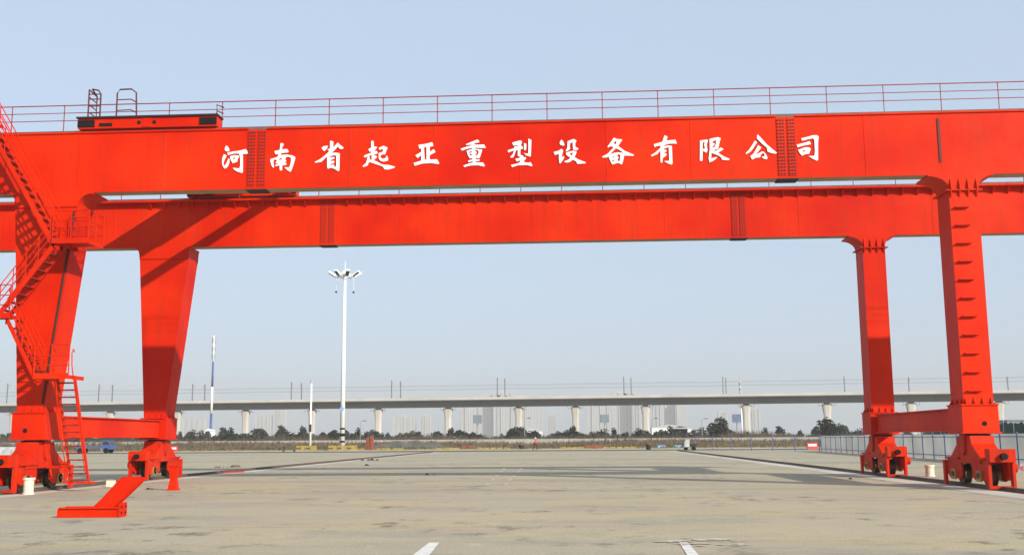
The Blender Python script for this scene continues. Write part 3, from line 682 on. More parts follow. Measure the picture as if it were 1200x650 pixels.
lumps('debris_pile', 382, 548, 2, .3, .15, .06, 'brown', 'small dark lump at the end of the pale rail strip', 'debris', 9, 'debris on the apron')
lumps('debris_pile', 996, 561, 2, .1, .1, .06, 'black', 'tiny black lump left of the rear right bogie', 'debris', 6, 'debris on the apron')
lumps('debris_pile', 175, 573, 3, .2, .1, .06, 'black', 'little dark scrap between the block and the red stand', 'debris', 8, 'debris on the apron')
for xa, ya, xb, yb, lb in ((229, 555, 259, 553, 'red flat bar on the ground, left of two in line'), (261, 554, 285, 553, 'red flat bar on the ground, right of two in line')):
    a, c = at(xa, ya, Z=0), at(xb, yb, Z=0); d = (c-a).normalized(); n_ = Vector((-d.y, d.x, 0))*.09
    q = [a-n_, c-n_, c+n_, a+n_]
    tag(build('flat_bar', MB().hexa([(v.x, v.y, .008) for v in q]+[(v.x, v.y, .06) for v in q]), 'red'), lb, 'steel bar', 'red flat bars')
# white plastic sheet hanging on the right bogie end
rr = random.Random(5); b = MB(); n = 7
for i in range(n):
    for j in range(n):
        b.v.append((15.02+.22*math.sin(i*1.1)+rr.uniform(-.06, .06), 36.75+.07*j+rr.uniform(-.07, .07), .25+.11*i+rr.uniform(-.05, .05)))
for i in range(n-1):
    for j in range(n-1): b.f.append((i*n+j, i*n+j+1, i*n+n+j+1, i*n+n+j)); b.m.append(0)
po = build('plastic_sheet', b, 'white'); tag(po, 'crumpled white plastic sheet hanging at the front right bogie', 'plastic sheet')
md = po.modifiers.new('thick', 'SOLIDIFY'); md.thickness = .012

# ================================================================ MASTS AND FAR STREET FURNITURE
def yellow_guard(parent, x0, y0, wx, n):
    """ring of small yellow and black guard blocks, each its own block"""
    me = MB().prism([(-.26, .004), (.26, .004), (.20, .95), (-.20, .95)], 'y', -.14, .14).mesh('guard_block', 'yellow')
    me2 = MB().box(-.28, .28, -.16, .16, .36, .60).mesh('guard_band', 'brown')
    for i in range(n):
        for yy in (-1, 1):
            o = put('guard_block', me, parent, (x0+lerp(-wx, wx, i/(n-1)), y0+yy*1.1, 0))
            if (i+yy) % 2: put('guard_band', me2, o)
D = 176
X = gx(401, D)
hm = empty('high_mast_light', (X, D, 0), 'tall white high mast light with a crown of floodlights', 'light mast')
HM = 29.6
def taper(parent, name, m, z0, z1, ra, rb, n=16):
    return smooth(build(name, MB().tube([(0, 0, z0), (0, 0, z1)], ra, n, 0, rb), m, parent))
taper(hm, 'mast_tube', 'white', 0, HM, .42, .24)
for z0, z1 in ((2.4, 2.9), (3.5, 3.8), (1.4, 1.7)): taper(hm, 'black_band', 'black', z0, z1, .435-.006*z0, .435-.006*z1)
build('blue_badge', MB().tube([(0, -.41, 6.9), (0, -.44, 6.9)], .34, 16), 'skyblue', hm)
taper(hm, 'spike', 'white', HM, HM+2.1, .07, .03, 8)
build('crown_cap', MB().tube([(0, 0, HM-.2), (0, 0, HM+.15), (0, 0, HM+.55)], .95, 18, 0, .25), 'white', hm)
ring = MB(); pts = [(1.55*math.cos(t*math.pi/12), 1.55*math.sin(t*math.pi/12), HM-.45) for t in range(25)]
ring.tube(pts, .10, 6); 
for k in range(6): a = k*math.pi/3; ring.tube([(.25*math.cos(a), .25*math.sin(a), HM-.45), (1.55*math.cos(a), 1.55*math.sin(a), HM-.45)], .06, 6)
build('lamp_ring', ring, 'white', hm)
for k in range(8):
    a = k*math.pi/4+.39; c, s_ = math.cos(a), math.sin(a)
    F_ = MB()
    def loc(u, v, z): return (c*u - s_*v, s_*u + c*v, z)
    F_.hexa([loc(1.6, -.3, HM-.70), loc(2.85, -.34, HM+.02), loc(2.85, .34, HM+.02), loc(1.6, .3, HM-.70), loc(1.5, -.26, HM-.38), loc(2.68, -.30, HM+.28), loc(2.68, .30, HM+.28), loc(1.5, .26, HM-.38)])
    fl = build('floodlight', F_, 'white', hm)
    build('lens', MB().hexa([loc(1.75, -.25, HM-.622), loc(2.72, -.28, HM-.064), loc(2.72, .28, HM-.064), loc(1.75, .25, HM-.622), loc(1.77, -.25, HM-.66), loc(2.74, -.28, HM-.10), loc(2.74, .28, HM-.10), loc(1.77, .25, HM-.66)]), 'glass', fl)
for x, z in ((-1.45, -3.0), (1.5, -3.1)):
    hc = build('hanging_cable', MB().tube([(x, 0, HM-.5), (x, 0, HM+z)], .025, 5), 'white', hm)
    build('weight', MB().tube([(x, 0, HM+z), (x, 0, HM+z-.3)], .16, 10), 'black', hc)
gb = empty('barrier_ring', (X+.4, D-1.2, 0), 'yellow guard blocks round the foot of the high mast light', 'barrier', 'yellow guard rings')
yellow_guard(gb, 0, 0, 1.9, 6)
X = gx(363.6, D)
cp = empty('camera_pole', (X, D, 0), 'slim white pole left of the high mast light', 'pole')
taper(cp, 'pole_tube', 'white', 0, 11.2, .20, .13, 10)
build('control_box', MB().box(-.18, .18, -.36, -.16, 3.2, 4.4), 'dark', cp)
build('top_box', MB().tube([(0, 0, 11.2), (0, 0, 11.75)], .17, 10), 'antenna', cp)
gb = empty('barrier_ring', (X-.3, D-1.2, 0), 'yellow guard blocks round the foot of the slim white pole', 'barrier', 'yellow guard rings')
yellow_guard(gb, 0, 0, 1.15, 4)

def telecom(x, D, top_y, bands, label, lean=0):
    X = gx(x, D); T = empty('telecom_mast', (X, D, 0), label, 'mast')
    ht = at(x, top_y, Y=D).z
    zs = [0] + [at(x, y, Y=D).z for y, _ in bands]
    for i, (y, m) in enumerate(bands):
        taper(T, 'mast_section', m, zs[i]+.002, zs[i+1], lerp(.46, .24, zs[i]/ht), lerp(.46, .24, zs[i+1]/ht), 14)
    zt = zs[-1]
    taper(T, 'lightning_rod', 'antenna', zt, ht, .06, .03, 6)
    for zz in (zt-1.6, zt-4.2, zt-6.6):
        for k in range(3):
            a = k*2.094+.5; x0, y0 = .55*math.cos(a), .55*math.sin(a)
            build('antenna_panel', MB().box(x0-.13, x0+.13, y0-.12, y0+.12, zz-1.0, zz+1.0), 'antenna', T)
        build('antenna_ring', MB().tube([(0, 0, zz-.06), (0, 0, zz+.06)], .5, 14), 'antenna', T)
    return T
T = telecom(246.5, 335, 390, [(484, 'blue'), (453, 'white'), (424, 'blue'), (393, 'white')], 'blue and white banded antenna mast left of the light mast')
hut = build('shelter', MB().box(-1.3, 1.1, -2, 1.2, 0, 5.0).prism([(-1.5, 5.002), (1.3, 5.002), (-.1, 5.6)], 'y', -2.2, 1.4), 'white', T)
telecom(870, 545, 438, [(478, 'white'), (446, 'white')], 'plain white antenna mast rising behind the viaduct at the right')

def billboard(x, D, ytop, ybot, w_, m, label):
    X = gx(x, D); z1, z0 = at(x, ytop, Y=D).z, at(x, ybot, Y=D).z
    e = empty('billboard', (X, D, 0), label, 'billboard', 'billboards beyond the trees')
    P_ = build('panel', MB().box(-w_/2, w_/2, -.25, .25, z0, z1), m, e)
    build('face_sheet', MB().box(-w_/2+.12, w_/2-.12, -.29, -.252, z0+.12, z1-.12), m, e)
    build('post', MB().tube([(0, 0, 0), (0, 0, z0)], .22, 10), 'galv', e)
    build('catwalk', MB().box(-w_/2, w_/2, -.8, -.3, z0-.22, z0-.1), 'galv', e)
billboard(559.5, 355, 486, 495.5, 2.9, 'greyblue', 'grey roadside billboard below the left block of towers')
billboard(709, 355, 485.5, 494.5, 2.9, 'greyblue', 'grey roadside billboard below the right block of towers')
billboard(864.5, 355, 485, 494.5, 2.9, 'billblue', 'bluish roadside billboard beside the right hand viaduct pier')
def street_lamp(x, ytop, D, label, sgn=1):
    X = gx(x, D); z = at(x, ytop, Y=D).z
    e = empty('street_lamp', (X, D, 0), label, 'street lamp', 'street lamps by the trees')
    build('pole', MB().tube([(0, 0, 0), (0, 0, z), (sgn*.5, 0, z+.25), (sgn*1.1, 0, z+.3)], .09, 6), 'galv', e)
    build('lamp_head', MB().box(min(sgn*.9, sgn*1.7), max(sgn*.9, sgn*1.7), -.2, .2, z+.22, z+.4), 'dark', e)
street_lamp(422, 494, 300, 'small street lamp right of the light mast', 1)
street_lamp(823, 491.5, 300, 'small street lamp left of the round evergreen tree', 1)
street_lamp(615, 491, 300, 'small street lamp right of the pier between the tower blocks', 1)
street_lamp(764, 491, 300, 'small street lamp at the right end of the second tower block', 1)

# small things along the road
p = at(338.5, 529.4, Z=0)
tb = empty('site_table', (p.x, p.y, 0), 'dark brown bench frame by the road left of the slim pole', 'table')
build('top', MB().box(-1.0, 1.0, -.4, .4, .86, .98), 'brown', tb)
for sx in (-1, 1):
    for sy in (-1, 1): build('leg', MB().box(sx*.85-.08, sx*.85+.08, sy*.3-.06, sy*.3+.06, .002, .858), 'brown', tb)
def rust_post(x, w_, h, label):
    D = 175; X = gx(x, D)
    e = empty('rusty_frame', (X, D, 0), label, 'steel frame', 'rusty frames by the road')
    build('column', MB().hexa([(-w_/2, -.3, 0), (w_/2, -.3, 0), (w_/2, .3, 0), (-w_/2, .3, 0), (-w_/2+.05, -.3, h), (w_/2-.03, -.3, h+.2), (w_/2-.03, .3, h+.2), (-w_/2+.05, .3, h)]), 'rust', e)
    build('rib', MB().box(-.05, .05, -.36, -.302, .1, h-.2), 'rust', e)
    build('foot', MB().box(-w_/2-.1, w_/2+.1, -.4, .4, .001, .06), 'rust', e)
rust_post(431, .55, 2.0, 'rusty orange upright frame by the road, shorter left one of the pair')
rust_post(435.5, .62, 2.35, 'rusty orange upright frame by the road, taller right one of the pair')
D = 178
for i, x in enumerate((447,)):
    X = gx(x, D); e = empty('marker_post', (X, D, 0), 'thin orange marker post right of the rusty frames', 'post')
    build('post', MB().tube([(0, 0, 0), (0, 0, 1.5)], .10, 8), 'rust', e); build('cap', MB().tube([(0, 0, 1.502), (0, 0, 1.62)], .13, 8), 'white', e)
def road_barrier(x, y, w_, label, m='barrier', band=True):
    p = at(x, y, Z=0); e = empty('road_barrier', (p.x, p.y, 0), label, 'barrier', 'water filled road barriers')
    h = .95 if m == 'barrier' else .6
    B_ = build('shell', MB().prism([(-.28, .003), (.28, .003), (.2, .4), (.12, h), (-.12, h), (-.2, .4)], 'x', -w_/2, w_/2), m, e)
    if m == 'barrier': build('white_band', MB().hexa([(-w_/2+.15, -.205, .45), (w_/2-.15, -.205, .45), (w_/2-.15, -.17, .45), (-w_/2+.15, -.17, .45), (-w_/2+.15, -.165, .75), (w_/2-.15, -.165, .75), (w_/2-.15, -.13, .75), (-w_/2+.15, -.13, .75)]), 'white', B_)
road_barrier(203.5, 529, 1.3, 'red road barrier near the foot of the banded mast')
road_barrier(545, 526, 1.3, 'rusty orange low barrier below the left billboard, left of two', 'rust')
road_barrier(552.5, 526, 1.1, 'rusty orange low barrier below the left billboard, right of two', 'rust')
road_barrier(692.5, 526, 1.3, 'rusty orange low barrier left of the right billboard', 'rust')
road_barrier(701, 526, 1.1, 'rusty orange low barrier nearest the right billboard', 'rust')
road_barrier(952, 526, 1.5, 'red road barrier behind the open fence posts at the right')
for x, lb in ((610.5, 'left of the walking person'), (760, 'left of the blue crates'), ):
    p = at(x, 526.5, Z=0); e = empty('dark_bin', (p.x, p.y, 0), 'small dark bin by the road '+lb, 'bin', 'dark bins')
    build('body', MB().tube([(0, 0, .003), (0, 0, .8)], .34, 10, 0, .42), 'dark', e); build('lid', MB().tube([(0, 0, .802), (0, 0, .92)], .46, 10), 'rust', e)
for x, lb in ((775, 'left'), (793.5, 'right')):
    p = at(x, 524.6, Z=0); e = empty('blue_crate', (p.x, p.y, 0), f'pale blue flat crate on the verge, {lb} one of two', 'crate', 'pale blue crates')
    build('box', MB().box(-.65, .65, -.4, .4, .003, .42), 'skyblue', e); build('rim', MB().box(-.69, .69, -.44, .44, .422, .5), 'skyblue', e)
# low yellow kerb blocks along the verge (countable row)
me = MB().prism([(-.55, .002), (.55, .002), (.42, .42), (-.42, .42)], 'y', -.15, .15).mesh('verge_block', 'yellow')
for i, x in enumerate([412, 418, 424, 443, 449, 455, 463, 470, 514, 521, 528, 535, 562, 570, 578, 586, 594, 660, 667, 674, 681, 710, 718, 726, 734, 742]):
    o = put('verge_block', me, None, (gx(x, 179), 179+.5*math.sin(i*2.3), 0)); tag(o, f'low yellow kerb block along the verge, {nth(i)} from the left', 'kerb block', 'yellow kerb blocks')

# site cart at the fence end
p = at(808, 527.5, Z=0)
ct = empty('site_cart', (p.x, p.y, 0), 'small grey and dark motor cart parked at the end of the open fence', 'cart')
build('cab', MB().prism([(-.75, .5), (.0, .5), (.0, 1.6), (-.5, 1.6), (-.7, 1.15)], 'y', -.5, .5), 'tarp', ct)
build('windscreen', MB().prism([(-.72, 1.17), (-.53, 1.56), (-.55, 1.58), (-.74, 1.19)], 'y', -.42, .42), 'glass', ct)
build('bed', MB().box(.02, 1.0, -.55, .55, .55, .95), 'dark', ct)
for x, y in ((-.5, 0), (.6, -.5), (.6, .5)): build('wheel', MB().tube([(x, y-.08, .28), (x, y+.08, .28)], .275, 16), 'black', ct)
# blue truck behind the left sill beam
D = 168; X = gx(112, D)
tk = empty('blue_truck', (X, D, 0), 'low blue flatbed truck with white bags behind the left sill beam', 'truck')
build('bed', MB().box(-2.8, 1.4, -1, 1, .75, 1.0), 'blue', tk)
build('cab', MB().prism([(1.45, .6), (3.0, .6), (3.0, 1.3), (2.6, 2.0), (1.45, 2.0)], 'y', -.95, .95), 'blue', tk)
build('windscreen', MB().prism([(3.005, 1.32), (2.62, 1.96), (2.65, 1.98), (3.03, 1.34)], 'y', -.85, .85), 'glass', tk)
build('side_window', MB().prism([(1.7, 1.3), (2.7, 1.3), (2.45, 1.85), (1.7, 1.85)], 'y', -.97, -.952), 'glass', tk)
for x in (-2.0, 2.2):
    for y in (-.9, .9): build('wheel', MB().tube([(x, y-.13, .42), (x, y+.13, .42)], .42, 16), 'black', tk)
lumps('white_bags', 118, 527.6, 4, 1.2, .4, .75, 'white', 'heap of white bags beside the blue truck', 'bags', 12)
b = MB()
for i in range(5):
    pts = [(-.6+.1*0, 0, 0)]
    b.prism([(i*1.15+.55*math.cos(math.pi*k/8), .003+1.15*math.sin(math.pi*k/8)) for k in range(9)], 'y', -1.5, 1.5)
tag(build('covered_heap', b, 'tarp', None, (gx(-3, 150), 150, 0)), 'row of grey tarpaulin covered heaps at the left edge', 'tarpaulin')

# ================================================================ FENCES
def fence_line(A, Bp, n, panel, label, name='site_fence'):
    e = empty(name, ((A[0]+Bp[0])/2, (A[1]+Bp[1])/2, 0), label, 'fence', world=True)
    pm = MB().box(-.045, .045, -.045, .045, .0, 2.02).box(-.12, .12, -.12, .12, .001, .03).mesh('fence_post', 'postblue')
    dx, dy = (Bp[0]-A[0])/n, (Bp[1]-A[1])/n; ln = math.hypot(dx, dy); ang = math.atan2(dy, dx)
    if panel:
        b = MB(); k = 14; w_ = ln-.12
        prof = []
        for i in range(k+1): prof.append((-w_/2+w_*i/k, .028 if i % 2 else 0))
        for i in reversed(range(k+1)): prof.append((-w_/2+w_*i/k, (.028 if i % 2 else 0)+.01))
        b.prism(prof, 'z', .10, 1.92); pn = b.mesh('panel', 'panel')
        rl = MB().box(-w_/2, w_/2, -.03, -.004, 1.70, 1.76).box(-w_/2, w_/2, -.03, -.004, .3, .36).mesh('panel_rail', 'postblue')
    else:
        b = MB(); w_ = ln-.09
        for z in (.15, .6, 1.05, 1.5, 1.92): b.tube([(-w_/2, 0, z), (w_/2, 0, z)], .012, 4)
        pn = b.mesh('wire_panel', 'galv'); rl = None
    for i in range(n+1):
        put('fence_post', pm, e, (A[0]+dx*i, A[1]+dy*i, 0), ang)
        if i < n:
            put('panel' if panel else 'wire_panel', pn, e, (A[0]+dx*(i+.5), A[1]+dy*(i+.5), 0), ang)
            if rl: put('panel_rail', rl, e, (A[0]+dx*(i+.5), A[1]+dy*(i+.5), 0), ang)
a = at(963, 528.5, Z=0); c = at(1122, 539.2, Z=0); d = (c-a)
fence_line((a.x, a.y), (a.x+d.x*1.45, a.y+d.y*1.45), 26, True, 'pale grey panel fence with blue posts along the right side')
a2 = at(815, 526.5, Z=0)
fence_line((a2.x, a2.y), (a.x-.2, a.y+.3), 6, False, 'open wire fence of dark blue posts left of the panel fence')
# green net screen at the far right
a = at(1094, 516, Y=128); c = at(1290, 516, Y=95)
e = empty('green_net_screen', ((a.x+c.x)/2, (a.y+c.y)/2, 0), 'dark green net screen standing behind the panel fence', 'screen', world=True)
n = 16
for i in range(n):
    p0 = a.lerp(c, i/n); p1 = a.lerp(c, (i+.97)/n)
    b = MB(); rr = random.Random(i)
    top = [3.05+rr.uniform(-.15, .15) for _ in range(5)]
    for k in range(4):
        q0, q1 = p0.lerp(p1, k/4), p0.lerp(p1, (k+1)/4); w0, w1 = .06*math.sin(k*1.7), .06*math.sin((k+1)*1.7)
        b.hexa([(q0.x, q0.y+w0, 0), (q1.x, q1.y+w1, 0), (q1.x, q1.y+w1+.03, 0), (q0.x, q0.y+w0+.03, 0), (q0.x, q0.y+w0, top[k]), (q1.x, q1.y+w1, top[k+1]), (q1.x, q1.y+w1+.03, top[k+1]), (q0.x, q0.y+w0+.03, top[k])])
    build('net_panel', b, 'green', e)
    build('net_post', MB().tube([(p0.x, p0.y-.08, 0), (p0.x, p0.y-.08, 3.3)], .05, 6), 'galv', e)
# boundary wall beyond the brush
wl = empty('boundary_wall', (0, 268, 0), 'long low pale concrete wall behind the brown brush', 'wall', world=True)
pw = MB().box(-2.92, 2.92, -.08, .08, .0, 1.75).mesh('wall_panel', 'wall'); pc = MB().box(-.1, .1, -.16, .16, 0, 1.85).mesh('wall_pier', 'wall')
for i in range(-27, 22):
    yy = 268 - .06*i*6
    put('wall_panel', pw, wl, (i*6+3, 268-.05*(i*6+3), 0), -.05); put('wall_pier', pc, wl, (i*6, 268-.05*i*6, 0), -.05)

# ================================================================ VIADUCT
VA = at(-120, 516, Y=505); VB = at(1330, 516, Y=448); VA.z = VB.z = 0
vd = (VB-VA).normalized(); vn = Vector((-vd.y, vd.x, 0))
def on_via(x):
    q = at(x, 516, Y=100); dx, dy = q.x, q.y     # ray through the eye
    # solve (dx,dy)*t = VA + vd*s
    det = dx*(-vd.y) - dy*(-vd.x)
    t = (VA.x*(-vd.y) - VA.y*(-vd.x))/det
    return Vector((dx*t, dy*t, 0))
via = empty('railway_viaduct', tuple((VA+VB)/2), 'long pale concrete railway viaduct on piers across the horizon', 'viaduct', world=True)
VZ = 20.0
def sweep(name, prof, m, par):
    b = MB(); n = len(prof); k = 24; vs = []
    for i in range(k+1):
        c = VA.lerp(VB, i/k)
        for u, z in prof: p = c + vn*u; vs.append((p.x, p.y, z))
    fs = [(i*n+j, i*n+(j+1) % n, (i+1)*n+(j+1) % n, (i+1)*n+j) for i in range(k) for j in range(n)]
    fs += [tuple(range(n)), tuple(range(k*n, k*n+n))]
    b.poly(vs, fs); return build(name, b, m, par)
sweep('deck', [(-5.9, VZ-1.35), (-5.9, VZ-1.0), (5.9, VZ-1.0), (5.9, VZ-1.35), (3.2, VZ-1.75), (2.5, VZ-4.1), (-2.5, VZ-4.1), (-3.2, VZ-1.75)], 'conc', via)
for u in (-5.8, 5.6): sweep('parapet', [(u, VZ-.998), (u, VZ+.05), (u+.22, VZ+.05), (u+.22, VZ-.998)], 'pier', via)
PX = [-62, 14, 128, 207, 287, 365, 443, 525, 608, 675, 757.5, 876, 971, 1070, 1174, 1275]
for x in PX:
    c = on_via(x); b = MB()
    def loc(u, v, z): p = c + vd*u + vn*v; return (p.x, p.y, z)
    z_cap = VZ-4.6
    rings = [(0, 1.45, 1.15), (z_cap-4.2, 1.45, 1.15), (z_cap-1.6, 1.85, 1.3), (z_cap, 2.15, 1.4)]
    vs = []; NN = 12
    for z, ru, rv in rings:
        for k in range(NN):
            t = 2*math.pi*k/NN+.26; cu_, su_ = math.cos(t), math.sin(t)
            pw_ = .55
            vs.append(loc(math.copysign(abs(cu_)**pw_, cu_)*ru, math.copysign(abs(su_)**pw_, su_)*rv, z))
    fs = [(l*NN+k, l*NN+(k+1) % NN, l*NN+NN+(k+1) % NN, l*NN+NN+k) for l in range(3) for k in range(NN)]
    fs += [tuple(range(NN)), tuple(range(3*NN, 4*NN))]
    P_ = build('pier', b.poly(vs, fs), 'pier', via)
    build('bearing', MB().hexa([loc(-1.2, -.9, z_cap+.005), loc(1.2, -.9, z_cap+.005), loc(1.2, .9, z_cap+.005), loc(-1.2, .9, z_cap+.005), loc(-1.2, -.9, VZ-4.11), loc(1.2, -.9, VZ-4.11), loc(1.2, .9, VZ-4.11), loc(-1.2, .9, VZ-4.11)]), 'dark', P_)
    for su in (-1, 1):
        build('inspection_cage', MB().hexa([loc(su*2.2, -1.2, z_cap-.75), loc(su*3.3, -1.2, z_cap-.75), loc(su*3.3, 1.2, z_cap-.75), loc(su*2.2, 1.2, z_cap-.75), loc(su*2.2, -1.2, z_cap-.62), loc(su*3.3, -1.2, z_cap-.62), loc(su*3.3, 1.2, z_cap-.62), loc(su*2.2, 1.2, z_cap-.62)]).tube([loc(su*3.3, -1.2, z_cap-.62), loc(su*3.3, -1.2, z_cap+.5)], .07, 4).tube([loc(su*2.3, -1.2, z_cap+.45), loc(su*3.3, -1.2, z_cap+.45)], .07, 4), 'galv', P_)
# pale drain / joint patches along the parapet
# catenary masts
cats = []
PAIRS = [(5, 449, 'near the left edge of the picture'), (17, 449.5, 'second from the left edge'), (113, 450, 'left one between the wide left legs'), (129, 450.5, 'right one between the wide left legs'),
         (223.5, 449.5, 'left one of the pair over the banded mast'), (238, 450, 'right one of the pair over the banded mast'), (340, 447.5, 'left one of the pair by the slim pole'), (352, 448.5, 'right one of the pair by the slim pole'),
         (458.3, 445.5, 'left one of the pair right of the light mast'), (469, 446.5, 'right one of the pair right of the light mast'), (583, 442, 'left one of the pair with boxes over the left towers'), (592, 443, 'right one of the pair with boxes over the left towers'),
         (732.5, 441, 'left one of the pair with boxes over the right towers'), (741, 442, 'right one of the pair with boxes over the right towers'), (849.5, 441, 'left one of the pair left of the white mast'), (853, 442, 'right one of the pair left of the white mast'),
         (993, 441, 'single one left of the rear right leg'), (1069, 441.5, 'single one between the right legs'), (1186, 441, 'single one right of the front right leg')]
for i, (x, yt, lb) in enumerate(PAIRS):
    c = on_via(x) + vn*(-4.4 if i % 2 == 0 else 4.4)
    c = on_via(x)*(c.y/on_via(x).y)
    zt = at(x, yt, Y=c.y).z
    e = empty('catenary_mast', (c.x, c.y, VZ-.998), 'viaduct catenary mast, ' + lb, 'catenary mast', 'catenary masts on the viaduct', rz=math.atan2(vd.y, vd.x))
    h = zt-(VZ-1)
    build('post', MB().box(-.19, .19, -.19, .19, 0, h).box(-.34, .34, -.34, .34, 0, .25), 'galv_dark', e)
    s_ = 1 if i % 2 == 0 else -1
    build('cantilever', MB().tube([(0, 0, h-1.2), (0, s_*2.6, h-.9)], .06, 5).tube([(0, 0, h-2.6), (0, s_*2.6, h-.9)], .06, 5).tube([(0, 0, h-2.2), (0, s_*2.8, h-2.3)], .05, 5), 'galv', e)
    build('insulator', MB().tube([(0, s_*.25, h-1.18), (0, s_*.75, h-1.1)], .12, 6), 'dark', e)
    if 'boxes' in lb: build('equipment_box', MB().box(.2, 1.0, -.4, .4, .8, 1.75), 'dark', e)
for u, zz, lb in ((-2.0, 6.6, 'upper near'), (-2.0, 5.0, 'lower near'), (2.0, 6.4, 'upper far'), (2.0, 4.9, 'lower far')):
    b = MB(); pts = []
    n = 60
    for i in range(n+1):
        p = VA.lerp(VB, i/n) + vn*u; pts.append((p.x, p.y, VZ-1+zz-.22*math.sin(i*math.pi/4)**2))
    tag(build('catenary_wire', b.tube(pts, .05, 4), 'galv_dark'), f'{lb} overhead wire strung along the viaduct', 'wire')

# ================================================================ FAR BUILDINGS
def tower(x0, x1, ytop, D, label, nb, seed, mats=('tower', 'tower2', 'tower3'), group='apartment towers behind the viaduct'):
    rr = random.Random(seed)
    xa, xb = gx(x0, D), gx(x1, D); xm = (xa+xb)/2; hw = (xb-xa)/2; h = at((x0+x1)/2, ytop, Y=D).z; dp = 22
    e = empty('apartment_tower', (xm, D, 0), label, 'tower', group)
    build('wall', MB().box(-hw, hw, -dp/2, dp/2, 0, h-1.2), mats[0], e)
    wb = 2*hw/nb
    for i in range(nb):
        c = -hw + wb*(i+.5)
        build('window_bay', MB().box(c-wb*.20, c+wb*.20, -dp/2-.25, -dp/2-.003, 2, h-2.5), mats[1], e)
        if rr.random() < .6:
            build('balcony_column', MB().box(c-wb*.48, c-wb*.26, -dp/2-2.5, -dp/2-.003, 1, h-2), mats[2], e)
    k = 0; z = 3.0
    fl = MB()
    while z < h-3:
        fl.box(-hw-.05, hw+.05, -dp/2-.45, -dp/2-.26, z, z+.35); z += 3.0
    build('floor_bands', fl, mats[0], e)['kind'] = 'stuff'
    r_ = build('roof', MB().box(-hw-.3, hw+.3, -dp/2-.6, dp/2+.3, h-1.198, h-.4), mats[2], e)
    build('lift_house', MB().box(-hw*.45, hw*.25, -3, 3, h-.398, h+2.4), mats[0], r_)
D = 2600
spec = [(538.5, 549, 470, 'narrow hazy tower, leftmost of the left block', 3), (550, 565, 466, 'hazy tower second in the left block', 4), (566.5, 578, 463, 'hazy tower third in the left block', 3),
        (579.5, 603.5, 459.5, 'tallest wide hazy tower showing above the deck in the left block', 6), (605, 619, 464, 'hazy tower right of the tall one in the left block', 4), (620.5, 636, 470, 'rightmost hazy tower of the left block', 4),
        (686, 698, 470, 'leftmost hazy tower of the right block', 3), (699.5, 716, 464, 'hazy tower second in the right block', 4), (718, 741, 459, 'tallest wide hazy tower showing above the deck in the right block', 6), (742.5, 752, 461.5, 'narrow hazy tower right of the tall one in the right block', 3),
        (765.5, 778, 466, 'hazy tower just right of the pier in the right block', 3), (779.5, 792, 468, 'hazy tower second from the right end of the right block', 3), (793.5, 804.5, 470, 'rightmost hazy tower of the right block', 3)]
for i, (x0, x1, yt, lb, nb) in enumerate(spec): tower(x0, x1, yt, D+(i % 3)*14, lb, nb, i)
D = 3300
for i, (x0, x1, yt, lb) in enumerate([(461, 487, 487, 'very faint low block left of the left tower block'), (492, 505, 486, 'faint small block between the piers left of the towers'), (642, 654, 485, 'faint block in the gap between the tower blocks'),
        (842, 853, 482, 'faint block left of the right billboard'), (882, 892, 478, 'faint block right of the right billboard'), (300, 318, 486, 'faint block left of the slim pole'), (322, 334, 479, 'faint slim block just left of the slim pole'), (215, 240, 489, 'faint low block beside the banded mast')]):
    tower(x0, x1, yt, D, lb, 4, 40+i, group='faint blocks in the haze')
# bluish building at the far right
D = 420; X = gx(1187, D)
e = empty('office_block', (X, D, 0), 'small blue grey block above the green net at the right edge', 'building')
build('wall', MB().box(-3.6, 3.6, -5, 5, 0, 7.2), 'greyblue', e)
for i in range(3):
    for j in range(2):
        W_ = build('window', MB().box(-2.9+i*2.1, -1.5+i*2.1, -5.08, -5.003, 2.2+j*2.4, 3.6+j*2.4), 'glass', e)
build('roof', MB().box(-3.8, 3.8, -5.2, 5.2, 7.202, 7.6), 'conc', e)
# low white sheds among the trees below the towers
for i, (x, w_, h, lb) in enumerate([(622, 9, 6, 'small white shed under the left towers'), (784, 14, 7, 'low white shed under the right towers'), (797, 8, 6.5, 'second low white shed under the right towers'), (545, 8, 5, 'small pale shed at the left end of the towers')]):
    D = 430; X = gx(x, D); e = empty('shed', (X, D, 0), lb, 'shed', 'sheds under the towers')
    build('wall', MB().box(-w_/2, w_/2, -4, 4, 0, h-1.2), 'white', e)
    build('roof', MB().prism([(-w_/2-.3, h-1.198), (w_/2+.3, h-1.198), (0, h)], 'y', -4.2, 4.2), 'tarp', e)
    build('door', MB().box(-1, 1, -4.06, -4.003, 0, 3), 'greyblue', e)

# ================================================================ VEGETATION
def crown_mesh(seed, rx, rz, n, m, zc, gap=.0, leaf=.42):
    rr = random.Random(seed); b = MB()
    lob = [(rr.gauss(0, rx*.38), rr.gauss(0, rx*.38), zc+rr.gauss(0, rz*.42), rr.uniform(.35, .62)) for _ in range(9)]
    for i in range(n):
        cx, cy, cz, q = rr.choice(lob)
        v = Vector((rr.gauss(0, 1), rr.gauss(0, 1), rr.gauss(0, 1))).normalized()*rr.random()**.4
        p = Vector((cx+v.x*rx*q, cy+v.y*rx*q, cz+v.z*rz*q))
        if p.z < .35: p.z = .35+rr.random()*.4
        a = Vector((rr.gauss(0, 1), rr.gauss(0, 1), rr.gauss(0, .6))).normalized(); c = a.orthogonal().normalized()
        s_ = leaf*rr.uniform(.5, 1.3)
        b.poly([p-a*s_, p+c*s_*.55, p+a*s_, p-c*s_*.55], [(0, 1, 2, 3)])
    return b.mesh('crown', m)
